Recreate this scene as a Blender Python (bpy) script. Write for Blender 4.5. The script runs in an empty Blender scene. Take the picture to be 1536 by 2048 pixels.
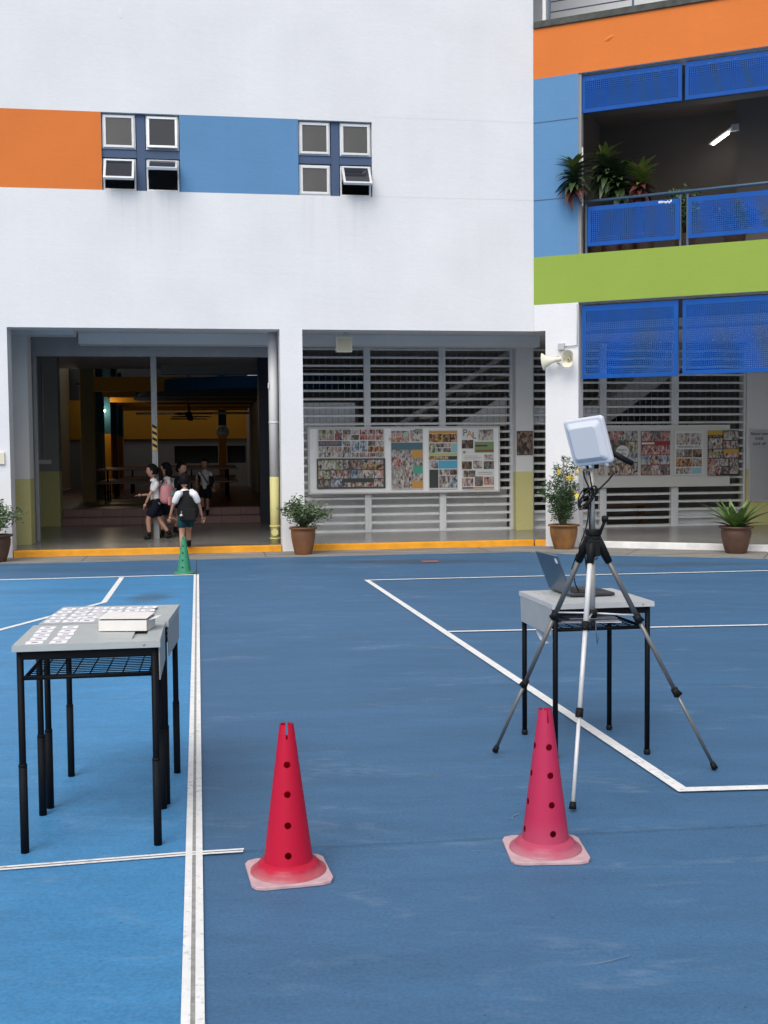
import bpy, bmesh, math, random
from mathutils import Vector, Matrix, Euler
random.seed(7)
S = bpy.context.scene
COL = S.collection
R = math.radians

# ------------------------------------------------------------------ camera
CAMH = 1.45
pitch, roll, FPX = 0.0529, -0.00903, 2250.0
Fv = Vector((0, math.cos(pitch), -math.sin(pitch)))
Rv = Vector((1, 0, 0)); Uv = Vector((0, math.sin(pitch), math.cos(pitch)))
R2 = Rv * math.cos(roll) + Uv * math.sin(roll)
U2 = Uv * math.cos(roll) - Rv * math.sin(roll)
cd = bpy.data.cameras.new('camera'); cam = bpy.data.objects.new('camera', cd); COL.objects.link(cam)
m = Matrix((R2, U2, -Fv)).transposed().to_4x4(); m.translation = (0, 0, CAMH)
cam.matrix_world = m
cd.sensor_fit = 'HORIZONTAL'; cd.sensor_width = 36; cd.lens = 36 * FPX / 1536
cd.clip_start = 0.05; cd.clip_end = 500
S.camera = cam
# ------------------------------------------------------------------ world, sun, exposure
SUN_EL, SUN_AZ = R(50), R(200)          # high, behind and left of the camera, veiled by cloud
wd = bpy.data.worlds.new('World'); S.world = wd; wd.use_nodes = True
nt = wd.node_tree; nt.nodes.clear()
sky = nt.nodes.new('ShaderNodeTexSky'); sky.sky_type = 'NISHITA'; sky.sun_disc = False
sky.sun_elevation = SUN_EL; sky.sun_rotation = SUN_AZ; sky.air_density = 1.2; sky.dust_density = 4.0
hs = nt.nodes.new('ShaderNodeHueSaturation'); hs.inputs['Saturation'].default_value = 0.36
bg = nt.nodes.new('ShaderNodeBackground'); bg.inputs['Strength'].default_value = 0.12
wo = nt.nodes.new('ShaderNodeOutputWorld')
nt.links.new(sky.outputs[0], hs.inputs['Color']); nt.links.new(hs.outputs[0], bg.inputs[0]); nt.links.new(bg.outputs[0], wo.inputs[0])
sd = bpy.data.lights.new('sun', 'SUN'); sd.energy = 1.15; sd.angle = R(50); sd.color = (1.0, 0.97, 0.93)
sun = bpy.data.objects.new('sun', sd); COL.objects.link(sun)
sdir = Vector((math.sin(SUN_AZ) * math.cos(SUN_EL), math.cos(SUN_AZ) * math.cos(SUN_EL), math.sin(SUN_EL)))
sun.rotation_euler = sdir.to_track_quat('Z', 'Y').to_euler(); sun.location = (0, -5, 20)
S.view_settings.view_transform = 'Standard'; S.view_settings.look = 'None'
S.view_settings.exposure = 0.33; S.view_settings.gamma = 1.0
S.render.engine = 'CYCLES'
S.render.resolution_x, S.render.resolution_y = 768, 1024

# ------------------------------------------------------------------ frames of the two walls
OX, OY = 2.279, 17.052
TL, TR = 0.157, -0.4054                 # the long wall recedes to the right, the balcony block comes towards us
def fp(t, u, w, z=0.0):
    return Vector((OX + u * math.cos(t) - w * math.sin(t), OY + u * math.sin(t) + w * math.cos(t), z))
def LP(u, w, z=0.0): return fp(TL, u, w, z)
def RP(u, w, z=0.0): return fp(TR, u, w, z)
def toL(x, y):
    dx, dy = x - OX, y - OY
    return (dx * math.cos(TL) + dy * math.sin(TL), -dx * math.sin(TL) + dy * math.cos(TL))

# ------------------------------------------------------------------ mesh helpers
class MB:
    def __init__(s): s.v = []; s.f = []; s.m = []; s.sm = []
    def add(s, vs, fs, mi=0, smooth=False):
        o = len(s.v); s.v += [tuple(v) for v in vs]
        for f in fs: s.f.append([o + i for i in f]); s.m.append(mi); s.sm.append(smooth)
        return s
    def box(s, x0, x1, y0, y1, z0, z1, mi=0, M=None):
        vs = [Vector(p) for p in ((x0,y0,z0),(x1,y0,z0),(x1,y1,z0),(x0,y1,z0),(x0,y0,z1),(x1,y0,z1),(x1,y1,z1),(x0,y1,z1))]
        if M: vs = [M @ v for v in vs]
        return s.add(vs, [(0,3,2,1),(4,5,6,7),(0,1,5,4),(1,2,6,5),(2,3,7,6),(3,0,4,7)], mi)
    def room(s, x0, x1, y0, y1, z0, z1, mi=0, skip=()):   # inward faces, sides in skip left open
        fs = {'bottom':(0,1,2,3),'top':(4,7,6,5),'front':(0,4,5,1),'right':(1,5,6,2),'back':(2,6,7,3),'left':(3,7,4,0)}
        vs = [(x0,y0,z0),(x1,y0,z0),(x1,y1,z0),(x0,y1,z0),(x0,y0,z1),(x1,y0,z1),(x1,y1,z1),(x0,y1,z1)]
        return s.add(vs, [f for k, f in fs.items() if k not in skip], mi)
    def poly(s, pts, z0, z1, mi=0):                        # prism over an xy polygon (ccw)
        n = len(pts)
        vs = [(p[0], p[1], z0) for p in pts] + [(p[0], p[1], z1) for p in pts]
        fs = [tuple(range(n))[::-1], tuple(range(n, 2*n))] + [(i, (i+1) % n, n+(i+1) % n, n+i) for i in range(n)]
        return s.add(vs, fs, mi)
    def tube(s, pts, r, n=8, mi=0, caps=True, smooth=True):
        pts = [Vector(p) for p in pts]; rs = r if isinstance(r, (list, tuple)) else [r] * len(pts)
        vs = []; fs = []; ref = None
        for i, p in enumerate(pts):
            d = (pts[min(i+1, len(pts)-1)] - pts[max(i-1, 0)]).normalized()
            if ref is None: ref = Vector((0,0,1)) if abs(d.z) < .9 else Vector((1,0,0))
            a = d.cross(ref).normalized(); b = d.cross(a).normalized(); ref = -b if False else ref
            for k in range(n):
                t = 2 * math.pi * k / n
                vs.append(p + rs[i] * (a * math.cos(t) + b * math.sin(t)))
        for i in range(len(pts)-1):
            for k in range(n): fs.append((i*n+k, i*n+(k+1) % n, (i+1)*n+(k+1) % n, (i+1)*n+k))
        s.add(vs, fs, mi, smooth)
        if caps:
            o = len(s.v) - len(vs)
            s.f.append([o+k for k in range(n)][::-1]); s.m.append(mi); s.sm.append(False)
            s.f.append([o+(len(pts)-1)*n+k for k in range(n)]); s.m.append(mi); s.sm.append(False)
        return s
    def lathe(s, prof, n=24, c=(0,0,0), mi=0, smooth=True, M=None):
        vs = []; fs = []
        for r, z in prof:
            for k in range(n):
                t = 2*math.pi*k/n; v = Vector((c[0]+r*math.cos(t), c[1]+r*math.sin(t), c[2]+z)); vs.append(M @ v if M else v)
        for i in range(len(prof)-1):
            for k in range(n): fs.append((i*n+k, i*n+(k+1) % n, (i+1)*n+(k+1) % n, (i+1)*n+k))
        return s.add(vs, fs, mi, smooth)
    def mesh(s, name, mats):
        me = bpy.data.meshes.new(name); me.from_pydata(s.v, [], s.f)
        for m_ in (mats if isinstance(mats, (list, tuple)) else [mats]): me.materials.append(m_)
        me.polygons.foreach_set('material_index', s.m); me.polygons.foreach_set('use_smooth', s.sm)
        me.update(); return me
    def build(s, name, mats, parent=None, bevel=0, seg=2, loc=None, rot=None):
        o = bpy.data.objects.new(name, s.mesh(name, mats)); COL.objects.link(o); o.parent = parent
        if loc is not None: o.location = loc
        if rot is not None: o.rotation_euler = rot
        if bevel:
            bv = o.modifiers.new('bevel', 'BEVEL'); bv.width = bevel; bv.segments = seg; bv.limit_method = 'ANGLE'; bv.angle_limit = R(40)
        return o
def inst(me, name, parent=None, loc=(0,0,0), rot=(0,0,0), sc=None):
    o = bpy.data.objects.new(name, me); COL.objects.link(o); o.parent = parent; o.location = loc; o.rotation_euler = rot
    if sc is not None: o.scale = sc if isinstance(sc, (tuple, list)) else (sc, sc, sc)
    return o
def tag(o, label, cat, group=None):
    o['label'] = label; o['category'] = cat
    if group: o['group'] = group
    return o
def thing(name, label, cat, loc=(0,0,0), rz=0.0, group=None):
    o = bpy.data.objects.new(name, None); COL.objects.link(o); o.location = loc; o.rotation_euler = (0,0,rz)
    o.empty_display_size = .1
    return tag(o, label, cat, group)
def struct(o): o['kind'] = 'structure'; return o
def inL(o): o.location = (OX, OY, 0); o.rotation_euler = (0,0,TL); return o
def inR(o): o.location = (OX, OY, 0); o.rotation_euler = (0,0,TR); return o
def to_mesh(o):                                            # bake modifiers into plain mesh data
    dg = bpy.context.evaluated_depsgraph_get(); me = bpy.data.meshes.new_from_object(o.evaluated_get(dg))
    o.modifiers.clear(); o.data = me; return o
def text(body, size, mat, parent, loc, rot, align='CENTER', extrude=.0006, name='lettering', shear=0):
    c = bpy.data.curves.new('t', 'FONT'); c.body = body; c.size = size; c.align_x = align; c.align_y = 'CENTER'; c.extrude = extrude; c.shear = shear
    t = bpy.data.objects.new('t', c); COL.objects.link(t)
    me = bpy.data.meshes.new_from_object(t.evaluated_get(bpy.context.evaluated_depsgraph_get()))
    bpy.data.objects.remove(t); me.materials.clear(); me.materials.append(mat)
    return inst(me, name, parent, loc, rot)

# ------------------------------------------------------------------ materials
def mat(name, col, rough=.6, metal=0., spec=.5, var=0., vscale=6., vstretch=(1,1,1), bump=0., bscale=40., bstretch=(1,1,1), emit=0., ecol=None, coat=0.):
    M = bpy.data.materials.new(name); M.use_nodes = True; n = M.node_tree; b = n.nodes['Principled BSDF']
    b.inputs['Base Color'].default_value = (*col, 1); b.inputs['Roughness'].default_value = rough
    b.inputs['Metallic'].default_value = metal; b.inputs['Specular IOR Level'].default_value = spec
    b.inputs['Coat Weight'].default_value = coat
    if emit: b.inputs['Emission Color'].default_value = (*(ecol or col), 1); b.inputs['Emission Strength'].default_value = emit
    tc = n.nodes.new('ShaderNodeTexCoord')
    def noise(scale, stretch, detail=5):
        mp = n.nodes.new('ShaderNodeMapping'); mp.inputs['Scale'].default_value = stretch
        nz = n.nodes.new('ShaderNodeTexNoise'); nz.inputs['Scale'].default_value = scale; nz.inputs['Detail'].default_value = detail
        n.links.new(tc.outputs['Object'], mp.inputs[0]); n.links.new(mp.outputs[0], nz.inputs[0]); return nz
    if var:
        nz = noise(vscale, vstretch); mr = n.nodes.new('ShaderNodeMapRange')
        mr.inputs['From Min'].default_value = .3; mr.inputs['From Max'].default_value = .7
        mr.inputs['To Min'].default_value = 1 - var; mr.inputs['To Max'].default_value = 1 + var
        mx = n.nodes.new('ShaderNodeVectorMath'); mx.operation = 'SCALE'; mx.inputs[0].default_value = col
        n.links.new(nz.outputs[0], mr.inputs[0]); n.links.new(mr.outputs[0], mx.inputs['Scale']); n.links.new(mx.outputs[0], b.inputs['Base Color'])
    if bump:
        nz = noise(bscale, bstretch, 6); bp = n.nodes.new('ShaderNodeBump'); bp.inputs['Strength'].default_value = bump; bp.inputs['Distance'].default_value = .02
        n.links.new(nz.outputs[0], bp.inputs['Height']); n.links.new(bp.outputs[0], b.inputs['Normal'])
    return M
def paint(name, col, rough=.75):       # brushed plaster paint: faint mottling, rain streaks, uneven render
    M = mat(name, col, rough, spec=.25, bump=.13, bscale=3.2, bstretch=(1, 1, 3.2))
    n = M.node_tree; b = n.nodes['Principled BSDF']; tc = [x for x in n.nodes if x.type == 'TEX_COORD'][0]
    def nz(scale, st, detail, lo, hi, a, c):
        mp = n.nodes.new('ShaderNodeMapping'); mp.inputs['Scale'].default_value = st
        t = n.nodes.new('ShaderNodeTexNoise'); t.inputs['Scale'].default_value = scale; t.inputs['Detail'].default_value = detail
        mr = n.nodes.new('ShaderNodeMapRange'); mr.inputs['From Min'].default_value = lo; mr.inputs['From Max'].default_value = hi
        mr.inputs['To Min'].default_value = a; mr.inputs['To Max'].default_value = c
        n.links.new(tc.outputs['Object'], mp.inputs[0]); n.links.new(mp.outputs[0], t.inputs[0]); n.links.new(t.outputs[0], mr.inputs[0]); return mr
    a = nz(.9, (1,1,1), 6, .3, .7, .94, 1.025); s = nz(2.2, (3,3,.12), 4, .35, .75, 1.0, .985); d = nz(16, (1,1,2.5), 4, .3, .7, .975, 1.015)
    p = n.nodes.new('ShaderNodeMath'); p.operation = 'MULTIPLY'; q = n.nodes.new('ShaderNodeMath'); q.operation = 'MULTIPLY'
    n.links.new(a.outputs[0], p.inputs[0]); n.links.new(s.outputs[0], p.inputs[1]); n.links.new(p.outputs[0], q.inputs[0]); n.links.new(d.outputs[0], q.inputs[1])
    mx = n.nodes.new('ShaderNodeVectorMath'); mx.operation = 'SCALE'; mx.inputs[0].default_value = col
    n.links.new(q.outputs[0], mx.inputs['Scale']); n.links.new(mx.outputs[0], b.inputs['Base Color'])
    bp0 = [x for x in n.nodes if x.type == 'BUMP'][0]; b2 = n.nodes.new('ShaderNodeBump'); b2.inputs['Strength'].default_value = .06; b2.inputs['Distance'].default_value = .012
    f2 = nz(13, (.6,.6,2.2), 6, .25, .75, 0, 1); n.links.new(f2.outputs[0], b2.inputs['Height']); n.links.new(bp0.outputs[0], b2.inputs['Normal']); n.links.new(b2.outputs[0], b.inputs['Normal'])
    return M
def worn(M):                            # paint rubbed thin where people walk
    n = M.node_tree; b = n.nodes['Principled BSDF']; tc = [x for x in n.nodes if x.type == 'TEX_COORD'][0]; src = b.inputs['Base Color'].links[0].from_socket
    a = n.nodes.new('ShaderNodeTexNoise'); a.inputs['Scale'].default_value = 42; a.inputs['Detail'].default_value = 8; c = n.nodes.new('ShaderNodeTexNoise'); c.inputs['Scale'].default_value = 1.7
    n.links.new(tc.outputs['Object'], a.inputs[0]); n.links.new(tc.outputs['Object'], c.inputs[0]); q = n.nodes.new('ShaderNodeMath'); q.operation = 'MULTIPLY_ADD'; q.inputs[1].default_value = .35; n.links.new(c.outputs[0], q.inputs[0]); n.links.new(a.outputs[0], q.inputs[2])
    r_ = n.nodes.new('ShaderNodeMapRange'); r_.inputs['From Min'].default_value = .76; r_.inputs['From Max'].default_value = .86; r_.inputs['To Max'].default_value = .38; n.links.new(q.outputs[0], r_.inputs[0])
    mx = n.nodes.new('ShaderNodeMix'); mx.data_type = 'RGBA'; mx.inputs['B'].default_value = (.16,.24,.32,1); n.links.new(r_.outputs[0], mx.inputs['Factor']); n.links.new(src, mx.inputs['A']); n.links.new(mx.outputs['Result'], b.inputs['Base Color'])
def grime(M):                           # rain-washed dirt streaks hanging from the window sills and lintels
    n = M.node_tree; b = n.nodes['Principled BSDF']; tc = [x for x in n.nodes if x.type == 'TEX_COORD'][0]; src = b.inputs['Base Color'].links[0].from_socket
    sp = n.nodes.new('ShaderNodeSeparateXYZ'); n.links.new(tc.outputs['Object'], sp.inputs[0])
    def rg(sock, a, c, d, e):
        r_ = n.nodes.new('ShaderNodeMapRange'); r_.interpolation_type = 'SMOOTHSTEP'
        for k, v in zip(('From Min','From Max','To Min','To Max'), (a, c, d, e)): r_.inputs[k].default_value = v
        n.links.new(sock, r_.inputs[0]); return r_.outputs[0]
    def mth(op, x, y):
        q = n.nodes.new('ShaderNodeMath'); q.operation = op; n.links.new(x, q.inputs[0]); n.links.new(y, q.inputs[1]); return q.outputs[0]
    mp = n.nodes.new('ShaderNodeMapping'); mp.inputs['Scale'].default_value = (9,9,.35); nz = n.nodes.new('ShaderNodeTexNoise'); nz.inputs['Scale'].default_value = 1.; nz.inputs['Detail'].default_value = 5
    n.links.new(tc.outputs['Object'], mp.inputs[0]); n.links.new(mp.outputs[0], nz.inputs[0]); st = rg(nz.outputs[0], .42, .68, 0, 1); tot = None
    for u0, u1 in ((-6.32,-5.17), (-3.55,-2.40)):
        k = mth('MULTIPLY', mth('MULTIPLY', rg(sp.outputs[0], u0-.05, u0+.05, 0, 1), rg(sp.outputs[0], u1-.05, u1+.05, 1, 0)), mth('MULTIPLY', rg(sp.outputs[2], 3.9, 5.18, 0, 1), rg(sp.outputs[2], 5.17, 5.19, 1, 0)))
        tot = k if tot is None else mth('MAXIMUM', tot, k)
    ft = mth('MULTIPLY', mth('MULTIPLY', rg(sp.outputs[2], .05, .9, 1, 0), rg(sp.outputs[2], -.1, .0, 0, 1)), rg(nz.outputs[0], .35, .65, .3, 1)); tot = mth('MAXIMUM', mth('MULTIPLY', tot, st), ft)
    mx = n.nodes.new('ShaderNodeMix'); mx.data_type = 'RGBA'; mx.inputs['B'].default_value = (.56,.55,.53,1); n.links.new(rg(tot, 0, 1, 0, .20), mx.inputs['Factor']); n.links.new(src, mx.inputs['A']); n.links.new(mx.outputs['Result'], b.inputs['Base Color'])
def court(name, col, seed, stains=()):            # acrylic court paint: broad fading, brush sweep, pale scuffs, damp stains
    M = bpy.data.materials.new(name); M.use_nodes = True; n = M.node_tree; b = n.nodes['Principled BSDF']
    b.inputs['Roughness'].default_value = .62; b.inputs['Specular IOR Level'].default_value = .35
    tc = n.nodes.new('ShaderNodeTexCoord')
    def tx(scale, st, detail=5, dist=0., off=0., rot=0.):
        mp = n.nodes.new('ShaderNodeMapping'); mp.inputs['Scale'].default_value = st; mp.inputs['Location'].default_value = (seed+off, seed*2+off, 0); mp.inputs['Rotation'].default_value = (0,0,rot)
        t = n.nodes.new('ShaderNodeTexNoise'); t.inputs['Scale'].default_value = scale; t.inputs['Detail'].default_value = detail; t.inputs['Distortion'].default_value = dist
        n.links.new(tc.outputs['Object'], mp.inputs[0]); n.links.new(mp.outputs[0], t.inputs[0]); return t
    def rng(t, lo, hi, a, c):
        mr = n.nodes.new('ShaderNodeMapRange'); mr.inputs['From Min'].default_value = lo; mr.inputs['From Max'].default_value = hi
        mr.inputs['To Min'].default_value = a; mr.inputs['To Max'].default_value = c; n.links.new(t.outputs[0], mr.inputs[0]); return mr
    def mul(x, y):
        q = n.nodes.new('ShaderNodeMath'); q.operation = 'MULTIPLY'; n.links.new(x.outputs[0], q.inputs[0]); n.links.new(y.outputs[0], q.inputs[1]); return q
    f = mul(mul(rng(tx(.35, (1,1,1), 4), .3, .7, .92, 1.08), rng(tx(5, (.25,1,1), 6, .4), .3, .7, .91, 1.09)), mul(rng(tx(80, (1,1,1), 4), .3, .7, .86, 1.14), rng(tx(19, (.5,1.2,1), 6, .8, 3, .5), .3, .7, .94, 1.06)))
    sc = n.nodes.new('ShaderNodeVectorMath'); sc.operation = 'SCALE'; sc.inputs[0].default_value = col; n.links.new(f.outputs[0], sc.inputs['Scale'])
    # pale chalky scuffs
    mask = mul(rng(tx(2.1, (.5,1.4,1), 9, 1.5, 11, .3), .56, .72, 0, .20), rng(tx(26, (.35,1,1), 7, .6, 5), .42, .66, .0, 1))
    m1 = n.nodes.new('ShaderNodeMix'); m1.data_type = 'RGBA'; m1.inputs['B'].default_value = (.42,.50,.58,1)
    n.links.new(mask.outputs[0], m1.inputs['Factor']); n.links.new(sc.outputs[0], m1.inputs['A'])
    # damp dirt with a shape of its own
    dm = rng(tx(.55, (.45,1.5,1), 6, .6, 31),   .60, .74, 0, .2)
    m2 = n.nodes.new('ShaderNodeMix'); m2.data_type = 'RGBA'; m2.inputs['B'].default_value = (.035,.05,.06,1)
    n.links.new(dm.outputs[0], m2.inputs['Factor']); n.links.new(m1.outputs['Result'], m2.inputs['A'])
    for (sx_, sy_), (ax, ay), amt in stains:
        mp = n.nodes.new('ShaderNodeMapping'); mp.vector_type = 'POINT'; mp.inputs['Location'].default_value = (-sx_/ax, -sy_/ay, 0); mp.inputs['Scale'].default_value = (1/ax, 1/ay, 0)
        ln = n.nodes.new('ShaderNodeVectorMath'); ln.operation = 'LENGTH'; n.links.new(tc.outputs['Object'], mp.inputs[0]); n.links.new(mp.outputs[0], ln.inputs[0])
        ad = n.nodes.new('ShaderNodeMath'); ad.operation = 'MULTIPLY_ADD'; ad.inputs[1].default_value = 1.5; n.links.new(tx(2.2, (.6,1.6,1), 6, .8, sx_).outputs[0], ad.inputs[0]); n.links.new(ln.outputs['Value'], ad.inputs[2])
        mk = rng(ad, 1.15, 1.75, amt, 0); mq = n.nodes.new('ShaderNodeMix'); mq.data_type = 'RGBA'; mq.inputs['B'].default_value = (.05,.055,.055,1) if amt > .3 else (.03,.08,.13,1)
        n.links.new(mk.outputs[0], mq.inputs['Factor']); n.links.new(m2.outputs['Result'], mq.inputs['A']); m2 = mq
    # small dark specks
    sp = rng(tx(38, (1,1,1), 2, 0, 50), .735, .76, 0, .55)
    m3 = n.nodes.new('ShaderNodeMix'); m3.data_type = 'RGBA'; m3.inputs['B'].default_value = (.02,.03,.04,1)
    n.links.new(sp.outputs[0], m3.inputs['Factor']); n.links.new(m2.outputs['Result'], m3.inputs['A'])
    n.links.new(m3.outputs['Result'], b.inputs['Base Color'])
    bp = n.nodes.new('ShaderNodeBump'); bp.inputs['Strength'].default_value = .25; bp.inputs['Distance'].default_value = .004
    n.links.new(tx(220, (1,1,1), 4).outputs[0], bp.inputs['Height']); n.links.new(bp.outputs[0], b.inputs['Normal'])
    return M
def crowd(name, stops, scale=30):      # a printed photograph of many small figures
    M = bpy.data.materials.new(name); M.use_nodes = True; n = M.node_tree; b = n.nodes['Principled BSDF']; b.inputs['Roughness'].default_value = .45
    tc = n.nodes.new('ShaderNodeTexCoord'); oi = n.nodes.new('ShaderNodeObjectInfo')
    ad = n.nodes.new('ShaderNodeVectorMath'); ad.operation = 'ADD'; ml = n.nodes.new('ShaderNodeVectorMath'); ml.operation = 'SCALE'; ml.inputs[0].default_value = (37, 11, 53)
    n.links.new(oi.outputs['Random'], ml.inputs['Scale']); st_ = n.nodes.new('ShaderNodeMapping'); st_.inputs['Scale'].default_value = (1.1,1,.62); n.links.new(tc.outputs['Object'], st_.inputs[0]); n.links.new(st_.outputs[0], ad.inputs[0]); n.links.new(ml.outputs[0], ad.inputs[1])
    v = n.nodes.new('ShaderNodeTexVoronoi'); v.inputs['Scale'].default_value = scale; n.links.new(ad.outputs[0], v.inputs['Vector'])
    sp = n.nodes.new('ShaderNodeSeparateColor'); n.links.new(v.outputs['Color'], sp.inputs[0])
    nz = n.nodes.new('ShaderNodeTexNoise'); nz.inputs['Scale'].default_value = scale * .35; n.links.new(ad.outputs[0], nz.inputs[0])
    mx = n.nodes.new('ShaderNodeMath'); mx.operation = 'MULTIPLY_ADD'; mx.inputs[1].default_value = .7; n.links.new(sp.outputs[0], mx.inputs[0])
    sb = n.nodes.new('ShaderNodeMath'); sb.operation = 'MULTIPLY_ADD'; sb.inputs[1].default_value = .8; sb.inputs[2].default_value = -.25; n.links.new(nz.outputs[0], sb.inputs[0]); n.links.new(sb.outputs[0], mx.inputs[2])
    rp = n.nodes.new('ShaderNodeValToRGB'); rp.color_ramp.interpolation = 'LINEAR'; cr = rp.color_ramp
    while len(cr.elements) < len(stops): cr.elements.new(.5)
    for i, c in enumerate(stops): cr.elements[i].position = i / len(stops); cr.elements[i].color = (*c, 1)
    n.links.new(mx.outputs[0], rp.inputs[0]); n.links.new(rp.outputs[0], b.inputs['Base Color'])
    return M
def leafmat(name, c1, c2, rough=.5):
    M = mat(name, c1, rough); n = M.node_tree; b = n.nodes['Principled BSDF']; tc = [x for x in n.nodes if x.type == 'TEX_COORD'][0]
    nz = n.nodes.new('ShaderNodeTexNoise'); nz.inputs['Scale'].default_value = 14; n.links.new(tc.outputs['Object'], nz.inputs[0])
    mx = n.nodes.new('ShaderNodeMix'); mx.data_type = 'RGBA'; mx.inputs['A'].default_value = (*c1,1); mx.inputs['B'].default_value = (*c2,1)
    mr = n.nodes.new('ShaderNodeMapRange'); mr.inputs['From Min'].default_value = .35; mr.inputs['From Max'].default_value = .65
    n.links.new(nz.outputs[0], mr.inputs[0]); n.links.new(mr.outputs[0], mx.inputs['Factor']); n.links.new(mx.outputs['Result'], b.inputs['Base Color'])
    b.inputs['Subsurface Weight'].default_value = 0.0
    return M

WHITE = paint('white_wall_paint', (.78,.783,.80)); grime(WHITE); ORANGE = paint('orange_wall_paint', (.72,.195,.040))
BLUE = paint('pale_blue_wall_paint', (.115,.265,.475)); GREEN = paint('lime_wall_paint', (.285,.40,.065))
DADO = paint('pale_yellow_dado_paint', (.60,.56,.25)); GREYWALL = paint('grey_wall_paint', (.72,.72,.71))
BALC = paint('balcony_shaded_paint', (.15,.13,.118)); DIM = paint('indoor_wall_paint', (.30,.29,.27)); DARK = mat('dark_room', (.05,.05,.05), .9)  # balcony paint: the shade of the deep recess is put into its colour
KERBY = mat('yellow_kerb_paint', (.80,.34,.012), .6, var=.12, vscale=5, bump=.3, bscale=18)
KERBW = mat('white_kerb_paint', (.74,.74,.74), .7, var=.1, vscale=6, bump=.3, bscale=18)
CONC = mat('concrete_apron', (.24,.225,.205), .85, var=.28, vscale=3, vstretch=(.4,1.6,1), bump=.4, bscale=30)
FLOOR = mat('polished_corridor_floor', (.22,.21,.195), .22, var=.22, vscale=1.6, vstretch=(.6,2,1), bump=.02, bscale=12)
COURT = court('court_paint_blue', (.050,.131,.250), 3.0, (((.3,14.86),(1.9,.42),.55),((3.6,14.2),(1.5,.35),.35),((-4.0,14.2),(1.6,.3),.3))); COURTL = court('court_paint_light_blue', (.052,.220,.44), 17.0, (((-2.38,11.3),(.30,.55),.5),((-3.6,11.9),(.9,.25),.25)))
LINE = mat('court_line_paint', (.78,.78,.78), .7, var=.06, vscale=14, bump=.15, bscale=60); worn(LINE)
SEAL = mat('joint_sealant', (.30,.30,.29), .8, var=.2, vscale=30, bump=.5, bscale=80); CRACK = mat('joint_dark', (.05,.07,.085), .9)
ALU = mat('window_aluminium', (.72,.73,.74), .35, metal=.3, var=.06, vscale=9)
MULL = mat('dark_blue_mullion_paint', (.045,.085,.17), .6)
def glass():
    return mat('tinted_window_glass', (.055,.052,.048), .04, spec=.9, var=.35, vscale=1.3)
GLASS = glass(); GLASSD = mat('dark_window_glass', (.02,.022,.028), .03, spec=.6)
SHADE = mat('blue_perforated_sheet', (.004,.082,.36), .55, spec=.2, var=.08, vscale=4); SHADEW = mat('scuffed_blue_edge', (.10,.2,.5), .6)
STEELB = mat('blue_grey_rail_paint', (.045,.095,.16), .45); STEELG = mat('grey_steel_paint', (.30,.31,.32), .5, var=.06)
LOUV = mat('grey_louvre_paint', (.66,.68,.69), .5, var=.08, vscale=4)
COPE = mat('dark_coping', (.075,.08,.07), .9, var=.3, vscale=9)
CREAM = mat('cream_plastic', (.74,.70,.57), .45); CREAMD = mat('cream_plastic_grille', (.55,.49,.34), .6)
PVC = mat('white_pvc', (.72,.72,.72), .4); GREYBOX = mat('grey_conduit', (.45,.47,.49), .5)
BLACK = mat('black_tube_paint', (.004,.005,.007), .55, spec=.12); BLACKP = mat('black_plastic', (.007,.008,.009), .55, spec=.2); SLEEVE = mat('black_leg_sleeve', (.006,.008,.011), .65, spec=.12)
DESK = mat('grey_desk_laminate', (.40,.43,.43), .42, var=.05, vscale=12); DESKR = mat('pale_grey_desk_laminate', (.50,.51,.52), .42, var=.05, vscale=12)
PANEL = mat('grey_desk_panel', (.33,.36,.38), .5, var=.06, vscale=10)
CARD = mat('white_card', (.86,.85,.91), .6); CARDP = mat('card_print', (.18,.12,.14), .6); BOXW = mat('white_carton', (.76,.74,.72), .6, var=.03, vscale=12); BOXIN = mat('carton_shadow_grey', (.35,.33,.31), .8)
ALUM = mat('tripod_aluminium', (.62,.62,.63), .45, metal=.1); ALUMD = mat('tripod_grey_tube', (.19,.19,.19), .4, metal=.5); WHITEP = mat('white_radome_plastic', (.62,.65,.72), .38)
POLE = mat('pole_steel', (.48,.46,.43), .4, metal=.4)
TERRA = mat('brown_glazed_pot', (.20,.085,.035), .5, var=.28, vscale=5, bump=.1, bscale=25); TERRAD = mat('dark_brown_pot', (.09,.045,.03), .5, var=.25, vscale=6, bump=.1, bscale=25)
TERRAG = mat('ochre_stained_pot', (.24,.11,.035), .5, var=.5, vscale=4, bump=.1, bscale=25); SOIL = mat('soil', (.03,.022,.015), .95, bump=.6, bscale=60)
LEAF = leafmat('shrub_leaf', (.05,.095,.035), (.11,.16,.065)); LEAFB = leafmat('yellow_bush_leaf', (.03,.075,.025), (.06,.12,.04)); FERN = leafmat('fern_frond', (.05,.12,.02), (.12,.20,.04), .4)
CORD = leafmat('dark_cordyline_leaf', (.018,.04,.014), (.05,.085,.025)); CORDY = leafmat('yellow_green_cordyline_leaf', (.10,.14,.025), (.16,.19,.03)); CORDR = leafmat('red_cordyline_leaf', (.11,.022,.018), (.07,.03,.02))
STEM = mat('stem_bark', (.09,.07,.045), .8); YFLOW = mat('yellow_petal', (.75,.55,.03), .5); CANE = mat('grey_stake', (.22,.21,.19), .7)
SKIN = mat('skin', (.42,.235,.165), .55); HAIR = mat('black_hair', (.006,.005,.005), .7, spec=.1); SHIRT = mat('white_school_shirt', (.72,.73,.76), .8, bump=.4, bscale=18)
NAVY = mat('navy_pinafore', (.010,.012,.022), .85, spec=.1, bump=.4, bscale=18); TEAL = mat('teal_shorts', (.012,.055,.068), .85, spec=.1, bump=.3, bscale=20); SHOE = mat('black_shoe', (.008,.008,.009), .6, spec=.2)
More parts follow.
